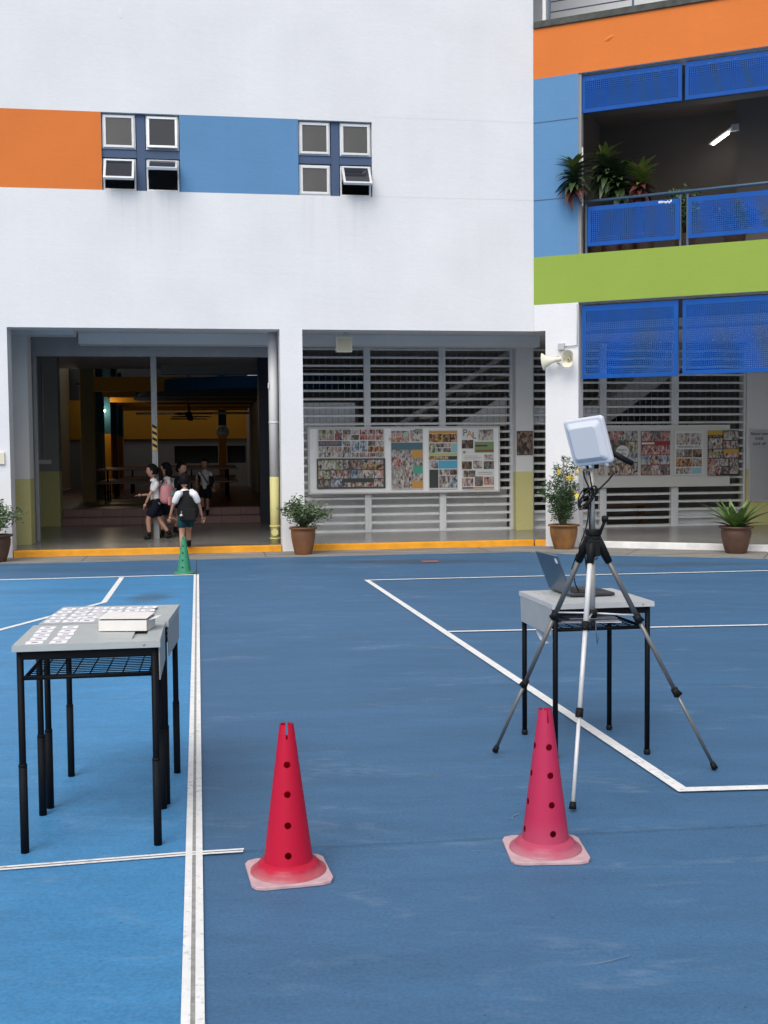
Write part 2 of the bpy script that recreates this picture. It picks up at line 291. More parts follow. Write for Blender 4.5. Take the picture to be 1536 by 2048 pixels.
BAGP = mat('pink_bag_cloth', (.52,.22,.24), .7, bump=.3, bscale=25); BAGG = mat('grey_bag_cloth', (.22,.19,.22), .7); BAGT = mat('teal_bag_badge', (.15,.42,.38), .6); BAGK = mat('black_bag_cloth', (.013,.013,.014), .75, spec=.1, bump=.4, bscale=25)
GREYV = mat('grey_shirt', (.5,.5,.5), .8); WHT = mat('white_print', (.75,.75,.75), .6); SILV = mat('silver_charm', (.6,.6,.6), .35, metal=.7)
TILE = mat('pink_stair_tile', (.30,.17,.155), .4, var=.1, vscale=5); TILEJ = mat('tile_joint', (.08,.05,.045), .9)
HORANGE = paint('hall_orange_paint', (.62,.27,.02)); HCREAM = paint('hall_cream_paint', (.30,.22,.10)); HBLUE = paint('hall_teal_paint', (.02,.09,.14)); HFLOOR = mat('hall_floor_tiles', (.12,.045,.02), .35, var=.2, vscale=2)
WOOD = mat('brown_table_top', (.16,.075,.03), .3, var=.2, vscale=6); DKBLUE = mat('dark_blue_door', (.01,.016,.045), .4); CANB = paint('canopy_blue_paint', (.02,.12,.26))
LAMPE = mat('lit_lamp_cover', (1,.93,.8), .4, emit=14., ecol=(1,.85,.6)); TUBEE = mat('lit_fluorescent_tube', (1,1,1), .4, emit=4., ecol=(1,.97,.92)); LWARM = mat('warm_lamp_shade', (1,.75,.35), .5, emit=2.2, ecol=(1,.6,.2))
YB = mat('hazard_yellow', (.62,.38,.08), .5); BOARD = mat('pale_noticeboard', (.85,.86,.86), .5, var=.02, vscale=5); BFRAME = mat('noticeboard_frame', (.55,.55,.54), .4)
MIRROR = mat('mirror_glass', (.75,.77,.78), .04, metal=1.); INK = mat('black_ink', (.012,.012,.012), .6)
RED = (.40,.05,.045); GRN = (.08,.15,.05); SKN = (.42,.26,.2); WH = (.52,.51,.50); BK = (.018,.018,.02); GY = (.2,.2,.19)
PH = {
 'mono': crowd('photo_grey_crowd', [BK,(.06,.06,.06),WH,GY,SKN,BK,WH]), 'green': crowd('photo_field', [(.10,.16,.06),BK,WH,(.22,.28,.10),SKN,(.05,.1,.04)]),
 'red': crowd('photo_red_shirts', [(.45,.03,.04),BK,WH,(.36,.1,.09),SKN,(.25,.03,.03)]), 'blue': crowd('photo_blue_sky', [(.16,.3,.42),BK,(.25,.4,.5),WH,(.06,.1,.2),SKN]),
 'track': crowd('photo_track', [(.38,.13,.10),BK,(.3,.1,.09),WH,(.06,.09,.07),SKN]), 'dark': crowd('photo_dark_hall', [BK,(.04,.05,.05),GY,BK,SKN,(.03,.06,.05)]),
 'orange': crowd('photo_orange_stage', [(.38,.14,.03),BK,(.25,.09,.03),SKN,(.5,.3,.05),BK]), 'sepia': crowd('photo_brown', [(.12,.06,.035),BK,(.2,.12,.07),(.3,.2,.14),BK], 22),
 'pale': crowd('photo_pale_class', [WH,BK,(.5,.45,.4),WH,SKN,GY]), 'yel': crowd('photo_yellow_shirts', [(.5,.32,.05),BK,WH,SKN,(.2,.12,.05),BK])}
def flat(name, c): return mat('print_' + name, c, .5)
FL = {'white': flat('white', (.66,.66,.65)), 'red': flat('red', (.46,.035,.06)), 'crim': flat('crimson', (.24,.02,.035)), 'teal': flat('teal', (.06,.14,.18)), 'ochre': flat('ochre', (.52,.27,.06)), 'jade': flat('jade', (.07,.32,.22)),
 'navy': flat('navy', (.06,.12,.2)), 'orange': flat('orange', (.56,.16,.04)), 'cyan': flat('cyan', (.08,.36,.52)), 'slate': flat('slate', (.035,.045,.04)), 'lime': flat('lime', (.42,.46,.18)), 'grn': flat('green', (.17,.28,.12)), 'brown': flat('brown', (.22,.08,.03)),
 'plum': flat('plum', (.11,.03,.06)), 'black': flat('black', (.02,.02,.02)), 'sky': flat('sky', (.25,.45,.5)), 'dark': flat('darkgrey', (.05,.055,.05)), 'mint': flat('mint', (.3,.5,.4)), 'gold': flat('gold', (.5,.3,.04))}

# ================================================================== ground, court, kerbs
g = MB(); g.add([(-80,-60,0),(80,-60,0),(80,90,0),(-80,90,0)], [(0,1,2,3)]); struct(g.build('court_ground', COURT))
def xc(y): return -.499 - .1652 * (y - 2.794)
g = MB(); g.add([(xc(-8),-8,.004),(xc(13.44),13.44,.004),(-14,11.5,.004),(-14,-8,.004)], [(0,1,2,3)]); struct(g.build('court_light_blue_area', COURTL))
PIH = math.pi/2
def strip(name, pts, wd_, z, m_, jitter=0.):
    mb = MB(); pts = [Vector((p[0], p[1], 0)) for p in pts]; L_ = []; R_ = []
    for i, p in enumerate(pts):
        d1 = (pts[i] - pts[i-1]).normalized() if i else (pts[1] - pts[0]).normalized()
        d2 = (pts[i+1] - pts[i]).normalized() if i < len(pts)-1 else d1
        d = (d1 + d2).normalized(); k = 1 / max(.35, d.dot(d1)); nn = Vector((-d.y, d.x, 0)) * wd_ / 2 * k
        j1, j2 = random.uniform(-jitter, jitter), random.uniform(-jitter, jitter)
        L_.append(p + nn * (1 + j1) + Vector((0,0,z))); R_.append(p - nn * (1 + j2) + Vector((0,0,z)))
    n = len(pts); mb.add(L_ + R_, [(n+i, n+i+1, i+1, i) for i in range(n-1)])
    return struct(mb.build(name, m_))
ys = [-6 + i * .11 for i in range(178)]
for s in (-1, 1): strip('court_line', [(xc(y) + s * .0185, y) for y in (-6, 0, 4, 8, 13.47)], .024, .008, LINE)
strip('joint_sealant', [(xc(y) + random.uniform(-.0012, .0012), y) for y in ys if y < 13.4], .016, .007, SEAL, .22)
strip('joint_crack', [(xc(y), y) for y in (13.4, 14.2, 15.35)], .014, .005, CRACK)
hz = [(-9, 2.60), (-1.36, 3.868), (-.72, 3.998), (-.523, 4.028)]
strip('court_line', [(x, y + .012) for x, y in hz], .016, .0085, LINE); strip('court_line', [(x, y - .012) for x, y in hz], .016, .0085, LINE)
strip('joint_crack', hz + [(-.361, 4.047), (.423, 4.144), (1.468, 4.262), (9, 5.15)], .003, .0055, CRACK, .4)
strip('court_line', [(-10, 12.17), (-4.45, 13.06), (xc(13.44) - .03, 13.43)], .07, .008, LINE)
strip('court_line', [(-3.10, 13.22), (-2.755, 10.98), (-3.2, 9.29), (-4.6, 4.2)], .055, .0075, LINE)
strip('court_line', [(9, 13.90), (4.563, 13.31), (-.20, 12.69), (1.258, 4.715), (1.629, 4.738), (9, 5.2)], .058, .008, LINE)
strip('court_line', [(.485, 8.985), (3.15, 9.19), (9, 9.66)], .05, .0075, LINE)
g = MB(); g.poly([tuple(p[:2]) for p in (LP(-16,-.80), LP(-6,-.84), LP(-2,-.80), LP(-.35,-.86), RP(1.0,-1.16), RP(3,-.99), RP(9,-1.0), RP(9,.01), LP(0,.01), LP(-16,.01))], -.05, .012); struct(g.build('concrete_apron', CONC))
for a, b in ((LP(-6.6,-.83), LP(-6.6,0)), (LP(-4.1,-.82), LP(-4.1,0)), (LP(-.9,-.84), LP(-.9,0)), (RP(1.6,-1.1), RP(1.6,0)), (RP(3.4,-1.0), RP(3.4,0))):
    strip('apron_joint', [a, b], .012, .0135, CRACK)
SCUFF = mat('pale_scuff', (.15,.23,.31), .8); rs_ = random.Random(44)
for k in range(16):
    x, y = (rs_.uniform(-.2, 1.5), rs_.uniform(3.0, 5.5)) if k < 9 else (rs_.uniform(-.6, 2.4), rs_.uniform(5.5, 9)) 
    a_ = rs_.uniform(-.5, .5) + (PIH if rs_.random() < .3 else 0); pts = []; L_ = rs_.uniform(.05, .22) * (1 if k < 9 else 1.6)
    for i in range(6): pts.append((x, y)); a_ += rs_.uniform(-.35, .35); x += math.cos(a_) * L_ / 5; y += math.sin(a_) * L_ / 5
    strip('scuff_mark', pts, rs_.uniform(.0016, .004), .0052, SCUFF, .7)
g = MB(); g.add([(.50,14.70,.007),(.72,14.74,.007),(.71,14.95,.007),(.49,14.92,.007)], [(0,1,2,3)]); struct(g.build('painted_mark', mat('faded_red_mark', (.30,.12,.10), .8, var=.3, vscale=20)))
for n_, a, b, m_ in (('kerb', -7.62, -3.83, KERBY), ('kerb', -3.485, .0, KERBY)):
    struct(inL(MB().box(a, b, .008, .12, 0, .103).build(n_, m_, bevel=.008)))
struct(inR(MB().box(.01, .178, .008, .12, 0, .103).build('kerb', KERBY, bevel=.008)))
struct(inR(MB().box(.685, 9, .008, .12, 0, .103).build('kerb', KERBW, bevel=.008)))
g = MB(); g.poly([tuple(p[:2]) for p in (LP(-16,.1), LP(0,.1), RP(9,.1), LP(14,9), LP(-16,9))], .02, .0985); struct(g.build('corridor_floor', FLOOR))

# ================================================================== long white building (frame L)
BL = inL(thing('school_building', 'long white school building with an orange and blue band and two wide ground openings', 'building'))
def facade(mb, u0, u1, z0, z1, holes, w0, w1, color, extra_u=(), extra_z=()):
    us = sorted({u0, u1, *[h[0] for h in holes], *[h[1] for h in holes], *extra_u}); zs = sorted({z0, z1, *[h[2] for h in holes], *[h[3] for h in holes], *extra_z})
    hole = lambda i, j: i < 0 or j < 0 or i >= len(us)-1 or j >= len(zs)-1 or any(h[0]-1e-6 <= us[i] and us[i+1] <= h[1]+1e-6 and h[2]-1e-6 <= zs[j] and zs[j+1] <= h[3]+1e-6 for h in holes)
    for i in range(len(us)-1):
        for j in range(len(zs)-1):
            if hole(i, j): continue
            a, b, c, d = us[i], us[i+1], zs[j], zs[j+1]; mi = color((a+b)/2, (c+d)/2)
            mb.add([(a,w0,c),(b,w0,c),(b,w0,d),(a,w0,d)], [(0,1,2,3)], mi); mb.add([(a,w1,c),(b,w1,c),(b,w1,d),(a,w1,d)], [(3,2,1,0)], 0)
            if hole(i-1, j): mb.add([(a,w1,c),(a,w0,c),(a,w0,d),(a,w1,d)], [(0,1,2,3)], 0)
            if hole(i+1, j): mb.add([(b,w0,c),(b,w1,c),(b,w1,d),(b,w0,d)], [(0,1,2,3)], 0)
            if hole(i, j-1): mb.add([(a,w1,c),(b,w1,c),(b,w0,c),(a,w0,c)], [(0,1,2,3)], 0)
            if hole(i, j+1): mb.add([(a,w0,d),(b,w0,d),(b,w1,d),(a,w1,d)], [(0,1,2,3)], 0)
W1, W2 = (-6.285,-5.2,5.18,6.262), (-3.512,-2.436,5.18,6.258)
mb = MB()
def colL(u, z):
    if 5.18 < z < 6.262 and u < -6.285: return 1
    if 5.18 < z < 6.262 and -5.2 < u < -3.512: return 2
    return 0
facade(mb, -16, 0, 0, 11, [(-7.63,-3.82,0,3.25), (-3.49,0,0,3.25), W1, W2], 0, .35, colL, extra_z=(5.18, 6.262))
mb.build('wall', [WHITE, ORANGE, BLUE], BL)
MB().box(-16.2,-16,0,17.4,0,11.1).box(-16,9,17.2,17.4,4.32,11.1).build('outer_wall', WHITE, BL)
MB().box(-16.2,9,.36,17.4,11,11.2).build('roof', GREYWALL, BL)
# paint blister and old fixing marks on the wall
b_ = MB(); b_.lathe([(.0,.0),(.035,.003),(.05,.0)][::-1], 10, M=Matrix.Translation((-5.98,0,7.62)) @ Matrix.Rotation(R(90),4,'X') @ Matrix.Diagonal((.8,1.5,1,1)).to_4x4()); b_.build('plaster_blister', WHITE, BL)
MB().box(-7.83,-7.70,-.03,-.001,1.33,1.50).build('switch_box', CREAM, BL, bevel=.006)

HAIRL = mat('hairline_joint', (.70,.70,.71), .9)
for z in (6.335, 5.195): MB().box(-2.43,-.004,-.0012,.0,z-.004,z+.004).build('wall_joint', HAIRL, BL)
def window(W, opens):
    u0, u1, z0, z1 = W; mu = (u0+u1)/2; mz = (z0+z1)/2 - .02
    f = MB(); f.box(mu-.06, mu+.06, .05, .16, z0+.002, z1-.002).box(u0+.002, mu-.061, .04, .17, mz-.055, mz+.055).box(mu+.061, u1-.002, .04, .17, mz-.055, mz+.055)
    f.box(u0+.002, mu-.061, .03, .05, mz+.055, mz+.066).box(mu+.061, u1-.002, .03, .05, mz+.055, mz+.066)
    wn = f.build('window', MULL, BL)
    rm = MB(); rm.room(u0-.4, u1+.4, .36, 3.2, z0-.5, z1+.3, skip=('front',)); rm.build('room_lining', GREYWALL, wn)
    for k, (a, b, c, d) in enumerate(((u0,mu-.06,mz+.055,z1), (mu+.06,u1,mz+.055,z1), (u0,mu-.06,z0,mz-.055), (mu+.06,u1,z0,mz-.055))):
        a += .012; b -= .012; c += .012; d -= .012; t = .026
        fr = MB(); fr.box(a,b,.06,.12,c,c+t).box(a,b,.06,.12,d-t,d).box(a,a+t,.06,.12,c+t,d-t).box(b-t,b,.06,.12,c+t,d-t); fr.build('frame', ALU, wn, bevel=.003)
        # hinged sash, local origin at its top edge
        ang, w_, h_ = opens[k], (b-a)-.036, (d-c)-.036
        sm = MB(); s_ = .034; sm.box(-w_/2,w_/2,-.02,.02,-s_,0).box(-w_/2,w_/2,-.02,.02,-h_,-h_+s_).box(-w_/2,-w_/2+s_,-.02,.02,-h_+s_,-s_).box(w_/2-s_,w_/2,-.02,.02,-h_+s_,-s_)
        sh = sm.build('sash', ALU, wn, bevel=.004, loc=((a+b)/2, .055, d-.018), rot=(R(-ang),0,0))
        MB().box(-w_/2+s_,w_/2-s_,-.006,.006,-h_+s_,-s_).build('pane', GLASS if ang < 3 else GLASSD, wn, loc=((a+b)/2, .055, d-.018), rot=(R(-ang),0,0))
        if ang > 20:                                      # stay arms
            y2, z2 = -math.sin(R(ang))*h_*.55, -math.cos(R(ang))*h_*.55
            for s in (-1, 1): MB().tube([(s*w_*.49, .03, -h_*.62), (s*w_*.49, y2, z2)], .005, 5).build('stay', ALU, wn, loc=((a+b)/2, .055, d-.018))
window(W1, (0, 6, 38, 62)); window(W2, (0, 0, 0, 42))

# corridor: ceiling, back beam, columns, downpipe
g = MB(); g.poly([toL(*p[:2]) for p in (LP(-16,.352), LP(-.2,.352), RP(.3,.34), RP(.66,1.1), RP(9,1.1), LP(14,9), LP(-16,9))], 3.34, 3.46); g.build('corridor_ceiling', GREYWALL, BL)
MB().box(-6.82, .55, 1.5, 1.85, 3.165, 3.339).build('ceiling_beam', GREYWALL, BL, bevel=.006)
MB().box(-8.1,-6.83, 1.0, 1.35, 3.25, 3.339).build('ceiling_beam', GREYWALL, BL, bevel=.006)
def column(u0, u1, w0, w1, zt, dado=1.10, name='column', c1=GREYWALL):
    c = MB(); c.box(u0,u1,w0,w1,dado,zt); o = c.build(name, c1, BL)
    MB().box(u0,u1,w0,w1,.098,dado-.0005).build('dado', DADO, o); return o
column(-7.95,-7.545, 1.20, 1.62, 3.339); column(.335,.635, 2.2, 2.5, 3.339)
column(4.60, 5.15, 2.3, 2.6, 3.339)
column(-8.6,-7.66, 5.62, 5.98, 3.339, 1.147, 'hall_side_wall', DIM)
c = MB().tube([(-3.892,.5,1.10),(-3.892,.5,3.335)], .072, 20).tube([(-3.892,.5,1.90),(-3.892,.5,1.925)], .077, 20); pp = c.build('downpipe', PVC, BL)
c = MB().tube([(-3.892,.5,.10),(-3.892,.5,1.099)], .0725, 20).tube([(-3.892,.5,.16),(-3.892,.5,.18)], .082, 20).tube([(-3.892,.5,.34),(-3.892,.5,.37)], .082, 20).tube([(-3.90,.44,.265),(-3.905,.405,.265)], .052, 16); c.build('yellow_pipe_base', DADO, pp)
MB().box(-3.975,-3.955,.43,.46,2.42,2.5).build('pipe_bracket', PVC, pp)

# steel gate frame across the first opening
G = inL(thing('gate_frame', 'grey steel gate frame with a deep header across the left opening', 'gate frame'))
MB().box(-7.66,-3.86,1.90,2.02,3.01,3.33).build('header', STEELG, G, bevel=.004)
for a, b in ((-7.60,-7.515), (-5.755,-5.665)): MB().box(a,b,1.91,2.0,.098,3.009).box(a+.03,b-.03,1.895,1.91,.098,3.009).build('post', STEELG, G, bevel=.003)
ss = thing('hazard_strip', 'black and yellow striped hazard sticker on the middle gate post', 'sticker', LP(-5.71,1.885,1.52), TL)
MB().box(-.035,.035,0,.004,0,.40).build('backing', YB, ss)
for k in range(4):
    z = .03 + k*.1; MB().add([(-.035,-.001,z+.04),(.035,-.001,z),(.035,-.001,z+.045),(-.035,-.001,z+.085)], [(0,1,2,3)]).build('stripe', BLACKP, ss)

# hall steps with tiled risers
st = struct(inL(MB().box(-7.655,-3.86,5.69,6.0,.098,.248).box(-7.655,-3.86,6.0,6.3,.098,.398).build('steps', TILEJ)))
tm = MB().box(0,.372,-.006,0,0,.138).mesh('tile', TILE); tp = MB().box(0,.372,0,.29,0,.004).mesh('tile', TILE)
for r in range(2):
    for k in range(10): inst(tm, 'tile', st, (-7.65 + k*.379, 5.6895 + r*.31, .102 + r*.15)); inst(tp, 'tile', st, (-7.65 + k*.379, 5.693 + r*.31, .2485 + r*.15))

# ---------------- hall beyond the steps
sh = MB(); sh.room(-9.2,-3.5,6.0,21,.397,4.3,skip=('front','left','bottom','right','top')).add([(-9.2,6,4.3),(-3.5,6,4.3),(-3.5,18.4,4.3),(-9.2,18.4,4.3)], [(3,2,1,0)]); sh.build('hall_lining', DARK, BL)  # ceiling stops short: unseen roof opening added to light the far wall
struct(inL(MB().box(-9.2,-3.5,6.302,21,.3,.396).build('hall_floor', HFLOOR)))
f_ = MB(); facade(f_, 6.0, 21, .398, 4.3, [(8.0,15.6,3.35,4.2)], 0, .15, lambda a, b: 0)  # unseen high opening added in this wall to let daylight in
f_.v = [(-9.2 - p[1], p[0], p[2]) for p in f_.v]; f_.build('hall_left_wall', HCREAM, BL)
MB().box(-3.86,-3.4,5.72,6.3,.098,3.339).build('door_jamb', DKBLUE, BL); MB().box(-3.55,-3.4,6.3,21,.398,3.3).build('hall_right_wall', DIM, BL)  # right wall kept low: unseen gap above added to let daylight in
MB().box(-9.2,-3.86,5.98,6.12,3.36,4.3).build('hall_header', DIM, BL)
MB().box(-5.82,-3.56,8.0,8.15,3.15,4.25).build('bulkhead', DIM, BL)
for k, w in enumerate((9.5, 11.6, 13.8, 16.0, 18.2)):
    MB().box(-7.35,-3.6,w,w+.3,2.78+.06*(4-k)*.4,3.2).build('hall_beam', HORANGE, BL)
    c = MB().box(-7.65,-7.35,w,w+.4,2.0,3.9).build('hall_column', HBLUE if k else HCREAM, BL); MB().box(-7.65,-7.35,w,w+.4,.398,1.999).build('dado', (HCREAM, FL['dark'], HORANGE, FL['crim'], HORANGE)[k], c)
MB().box(-8.2,-7.95,14.6,15.0,.398,4.2).build('hall_pier', HCREAM, BL)
cn = MB(); n_ = 48; cx, cy, a_, b_2 = -3.4, 13.2, 3.3, 5.4; P0 = [(cx+a_*math.cos(2*math.pi*k/n_), cy+b_2*math.sin(2*math.pi*k/n_)) for k in range(n_)]
cn.poly(P0, 2.86, 3.12); cn.build('round_canopy', CANB, BL)
MB().box(-9.2,-3.5,20.75,20.95,1.95,3.2).build('far_wall_band', HORANGE, BL)
fw = MB(); facade(fw, -9.2, -3.5, .398, 1.95, [(-5.9,-4.5,1.15,1.72),(-4.2,-3.6,1.15,1.72)], 20.8, 20.9, lambda a, b: 0); fw.build('serving_counter', DIM, BL)
MB().box(-5.95,-3.55,20.95,20.99,1.1,1.75).build('counter_hatch', DARK, BL)
c = MB().box(-4.5,-4.26,18.5,18.75,.398,1.95).build('hall_column', HORANGE, BL); MB().box(-4.5,-4.26,18.5,18.75,1.951,4.2).build('dado', HBLUE, c)
ck = thing('wall_clock', 'round cream wall clock high on the orange pillar in the hall', 'clock', LP(-4.375,18.44,2.13), TL)
mm = Matrix.Rotation(R(90),4,'X'); MB().lathe([(.0,.03),(.17,.03),(.2,.0),(.2,-.04)], 28, M=mm).build('case', CREAM, ck); MB().lathe([(0,.036),(.165,.036),(.165,.031)], 28, M=mm).build('face', WHT, ck); MB().box(-.006,.006,-.042,-.038,0,.12).box(0,.08,-.042,-.038,-.006,.006).build('hands', INK, ck)
for i, (u, w) in enumerate(((-6.6,9.6),(-4.9,9.9),(-6.6,12.2),(-4.9,12.4),(-6.4,15.2),(-4.8,15.4))):
    nm = ('front', 'front', 'middle', 'middle', 'back', 'back')[i] + (' left', ' right')[i % 2]
    t = thing('canteen_table', 'brown canteen table with fixed benches, ' + nm + ' of the hall', 'table', LP(u,w,.397), TL, 'canteen tables in the dark hall')
    MB().box(-.72,.72,-.35,.35,.70,.74).build('table_top', WOOD, t, bevel=.01)
    for s in (-1, 1):
        MB().box(-.72,.72,s*.62-.14,s*.62+.14,.41,.45).build('bench', WOOD, t, bevel=.008)
        MB().tube([(s*.5,-.62,0),(s*.5,-.62,.41)], .02, 6).tube([(s*.5,.62,0),(s*.5,.62,.41)], .02, 6).tube([(s*.5,0,0),(s*.5,0,.70)], .025, 6).tube([(s*.5,-.62,.2),(s*.5,.62,.2)], .018, 6).build('leg', BLACK, t)
for i, (u, w, z) in enumerate(((-7.79,12.05,2.71),(-7.56,13.75,2.60))):
    t = thing('wall_lamp', ('lit oval lamp on the cream pier in the hall', 'lit oval lamp beside the first teal pillar')[i], 'lamp', LP(u,w,z), TL)
    MB().lathe([(0,-.05),(.075,-.03),(.09,.0),(.075,.03),(0,.05)], 16).build('cover', LAMPE, t); MB().box(-.03,.03,.05,.2,-.02,.02).build('bracket', GREYBOX, t)
    ld = bpy.data.lights.new('lamp_light', 'POINT'); ld.energy = 9; ld.color = (1,.8,.5); ld.shadow_soft_size = .1; lo = bpy.data.objects.new('lamp_light', ld); COL.objects.link(lo); lo.parent = t; lo.location = (0.1,-.25,0)
for i, w in enumerate((12.5, 14.5, 16.5)):
    t = thing('ceiling_fan', ('nearest', 'middle', 'farthest')[i] + ' of the dark ceiling fans hanging in the hall', 'fan', LP(-5.32,w,2.47), TL, 'ceiling fans in the hall')
    MB().tube([(0,0,.05),(0,0,1.8)], .012, 6).build('rod', BLACKP, t); MB().lathe([(0,-.06),(.07,-.05),(.09,0),(.07,.05),(0,.06)], 14).build('motor', BLACKP, t)
    for k in range(3): MB().box(.08,.6,-.06,.06,-.006,.006).build('blade', BLACKP, t, rot=(R(10),0,R(120*k+20*i)))
pj = thing('pipe_run', 'thin yellow pipe hung under the hall ceiling beams', 'pipe', LP(0,0,0), TL); MB().tube([(-7.9,11.0,3.13),(-5.9,11.0,3.13)], .03, 8).build('pipe', HORANGE, pj); MB().tube([(-6.9,17.4,2.66),(-3.6,17.4,2.66)], .035, 8).build('return_pipe', GREYWALL, pj)

# ---------------- rooms behind the louvres
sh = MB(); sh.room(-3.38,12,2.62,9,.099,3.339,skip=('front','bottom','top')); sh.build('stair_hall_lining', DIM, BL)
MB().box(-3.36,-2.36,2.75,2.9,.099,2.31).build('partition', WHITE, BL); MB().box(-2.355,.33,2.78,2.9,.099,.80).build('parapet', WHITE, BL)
sw = MB(); sw.add([(-.55,2.8,1.9),(.34,2.8,1.9),(.34,2.8,2.42),(.18,2.8,2.36),(-.45,2.8,1.98)], [(0,1,2,3,4)]); sw.add([(-.55,2.9,1.9),(.34,2.9,1.9),(.34,2.9,2.42),(.18,2.9,2.36),(-.45,2.9,1.98)], [(4,3,2,1,0)]); sw.build('stair_parapet', WHITE, BL)
stn = inL(thing('inner_staircase', 'white staircase rising to the right behind the louvre screens', 'staircase'))
for w, z0, z1 in ((4.0,1.35,3.3), (4.9,1.25,3.2)):
    MB().tube([(-2.3,w,z0),(1.1,w,z1+.25)], .05, 8).build('stringer', GREYWALL, stn)
    MB().tube([(-1.7,w,z0+.1),(1.5,w,z1+.2)], .018, 6).build('handrail', STEELG, stn)
for k in range(9):
    u = -1.6 + k*.3; z = 1.75 + k*.158
    MB().box(u,u+.3,4.02,4.88,z,z+.04).build('tread', GREYWALL, stn); MB().tube([(u,4.0,z),(u,4.0,z+.6)], .009, 5).build('baluster', STEELG, stn)
fl = MB(); fl.add([(1.95,4.2,1.75),(2.4,4.2,1.75),(5.2,4.2,3.7),(4.4,4.2,3.75)], [(0,1,2,3)]); fl.add([(1.95,5.4,1.75),(2.4,5.4,1.75),(5.2,5.4,3.7),(4.4,5.4,3.75)], [(3,2,1,0)]); fl.add([(2.4,4.2,1.75),(2.4,5.4,1.75),(5.2,5.4,3.7),(5.2,4.2,3.7)], [(0,1,2,3)]); fl.add([(1.95,4.2,1.75),(4.4,4.2,3.75),(4.4,5.4,3.75),(1.95,5.4,1.75)],[(0,1,2,3)]); fl.build('stair_flight', WHITE, stn)
MB().box(3.5,4.45,6.2,6.3,2.05,2.75).build('room_window', GLASSD, BL)
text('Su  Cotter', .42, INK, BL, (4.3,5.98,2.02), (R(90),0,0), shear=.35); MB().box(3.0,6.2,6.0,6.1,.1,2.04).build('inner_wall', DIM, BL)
pb = inL(thing('park_bench', 'low brown wooden bench behind the right louvre screen', 'bench')); MB().box(2.15,3.2,3.2,3.5,.43,.47).build('seat', WOOD, pb)
for u in (2.3, 3.05): MB().box(u-.03,u+.03,3.22,3.28,.1,.43).box(u-.03,u+.03,3.42,3.48,.1,.43).build('leg', WOOD, pb)
lw = inL(thing('lantern', 'warm lit lantern glowing behind the louvres beside the pillar', 'lantern')); MB().lathe([(0,0),(.10,.02),(.12,.15),(.09,.30),(0,.32)], 16, c=(.74,2.95,1.32)).build('shade', LWARM, lw); MB().tube([(.74,2.95,1.64),(.74,2.95,3.3)], .006, 5).build('cord', BLACKP, lw)

# louvre screens: every blade a piece of its own
blades = {}
def louvre(label, bays, posts, w, zs, skipfn=lambda b, z: False, solid=()):
    t = inL(thing('louvre_screen', label, 'louvre screen', group=None))
    for a, b in posts:
        MB().box(a,b,w-.045,w+.05,.0985,3.30).box(a+.035,b-.035,w-.055,w-.0455,.0985,3.30).build('post', LOUV, t, bevel=.003)
    for bi, (a, b) in enumerate(bays):
        L_ = round(b-a-.006, 3)
        if L_ not in blades:
            q = MB(); q.add([(0,-.03,-.018),(L_,-.03,-.018),(L_,-.03,.014),(L_,.014,.026),(L_,.014,.02),(0,-.03,.014),(0,.014,.026),(0,.014,.02)], [(0,1,2,5),(5,2,3,6),(6,3,4,7),(7,4,1,0),(0,5,6,7),(1,4,3,2)]); blades[L_] = q.mesh('blade', LOUV)
        for z in zs:
            if not skipfn(bi, z): inst(blades[L_], 'blade', t, (a+.003, w, z))
    rods = []
    for a, b in bays:
        n_ = max(1, int((b-a)/.102))
        rm_ = MB().box(-.003,.003,-.003,.004,.86,3.3).mesh('mesh_bar', STEELG)
        for k in range(1, n_): inst(rm_, 'mesh_bar', t, (a + (b-a)*k/n_, w+.062, 0))
    for a, b, z0, z1 in solid: MB().box(a,b,w+.07,w+.08,z0,z1).build('backing_panel', LOUV, t)
    return t
zs = [.118 + .1395*k for k in range(23)]
louvre('grey louvre screen behind the noticeboard in the middle opening', [(-3.42,-2.257),(-2.146,-.966),(-.853,.33)], [(-3.5,-3.43),(-2.257,-2.146),(-.966,-.853),(.28,.334)], 2.4, zs)
louvre('grey louvre screen right of the yellow-based column, under the blue shades', [(.70,1.895),(2.015,3.21),(3.345,4.56)], [(.64,.70),(1.895,2.015),(3.21,3.345),(4.56,4.60)], 2.4, zs, solid=((.70,1.895,.1,.40),(3.345,4.56,.1,.40),(.70,1.895,1.9,2.2)))

# ================================================================== balcony block (frame R)
BR = inR(thing('balcony_block', 'orange, blue and lime green balcony block angled towards the court', 'building'))
mb = MB()
def colR(u, z): return 0 if z < 3.64 else 3 if z < 4.35 else 2 if z < 6.97 else 1
facade(mb, .002, 9, 0, 7.70, [(.002,.18,0,3.25), (.68,6.2,0,3.64), (.68,6.2,4.35,6.97)], 0, .30, colR, extra_z=(3.64, 4.35, 6.97))
mb.build('wall', [WHITE, ORANGE, BLUE, GREEN], BR)
MB().box(.01,9,-.03,.34,7.701,7.80).build('coping', COPE, BR, bevel=.008)
for z in (6.327, 5.187): MB().box(.004,.678,-.003,.001,z-.006,z+.006).build('wall_joint', MULL, BR)
bl_ = MB(); bl_.lathe([(0,.012),(.03,.009),(.05,0)][::-1], 12, M=Matrix.Translation((1.13,0,7.40)) @ Matrix.Rotation(R(90),4,'X') @ Matrix.Rotation(R(25),4,'Z') @ Matrix.Diagonal((1.6,.6,1,1)).to_4x4()); bl_.build('paint_blister', ORANGE, BR)
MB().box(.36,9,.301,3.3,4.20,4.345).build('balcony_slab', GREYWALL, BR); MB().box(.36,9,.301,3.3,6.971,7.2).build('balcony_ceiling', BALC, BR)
MB().box(.2,9,2.9,3.1,4.346,6.97).build('balcony_back_wall', BALC, BR); MB().box(.2,.36,.301,2.9,4.346,6.97).build('balcony_side_wall', BALC, BR)
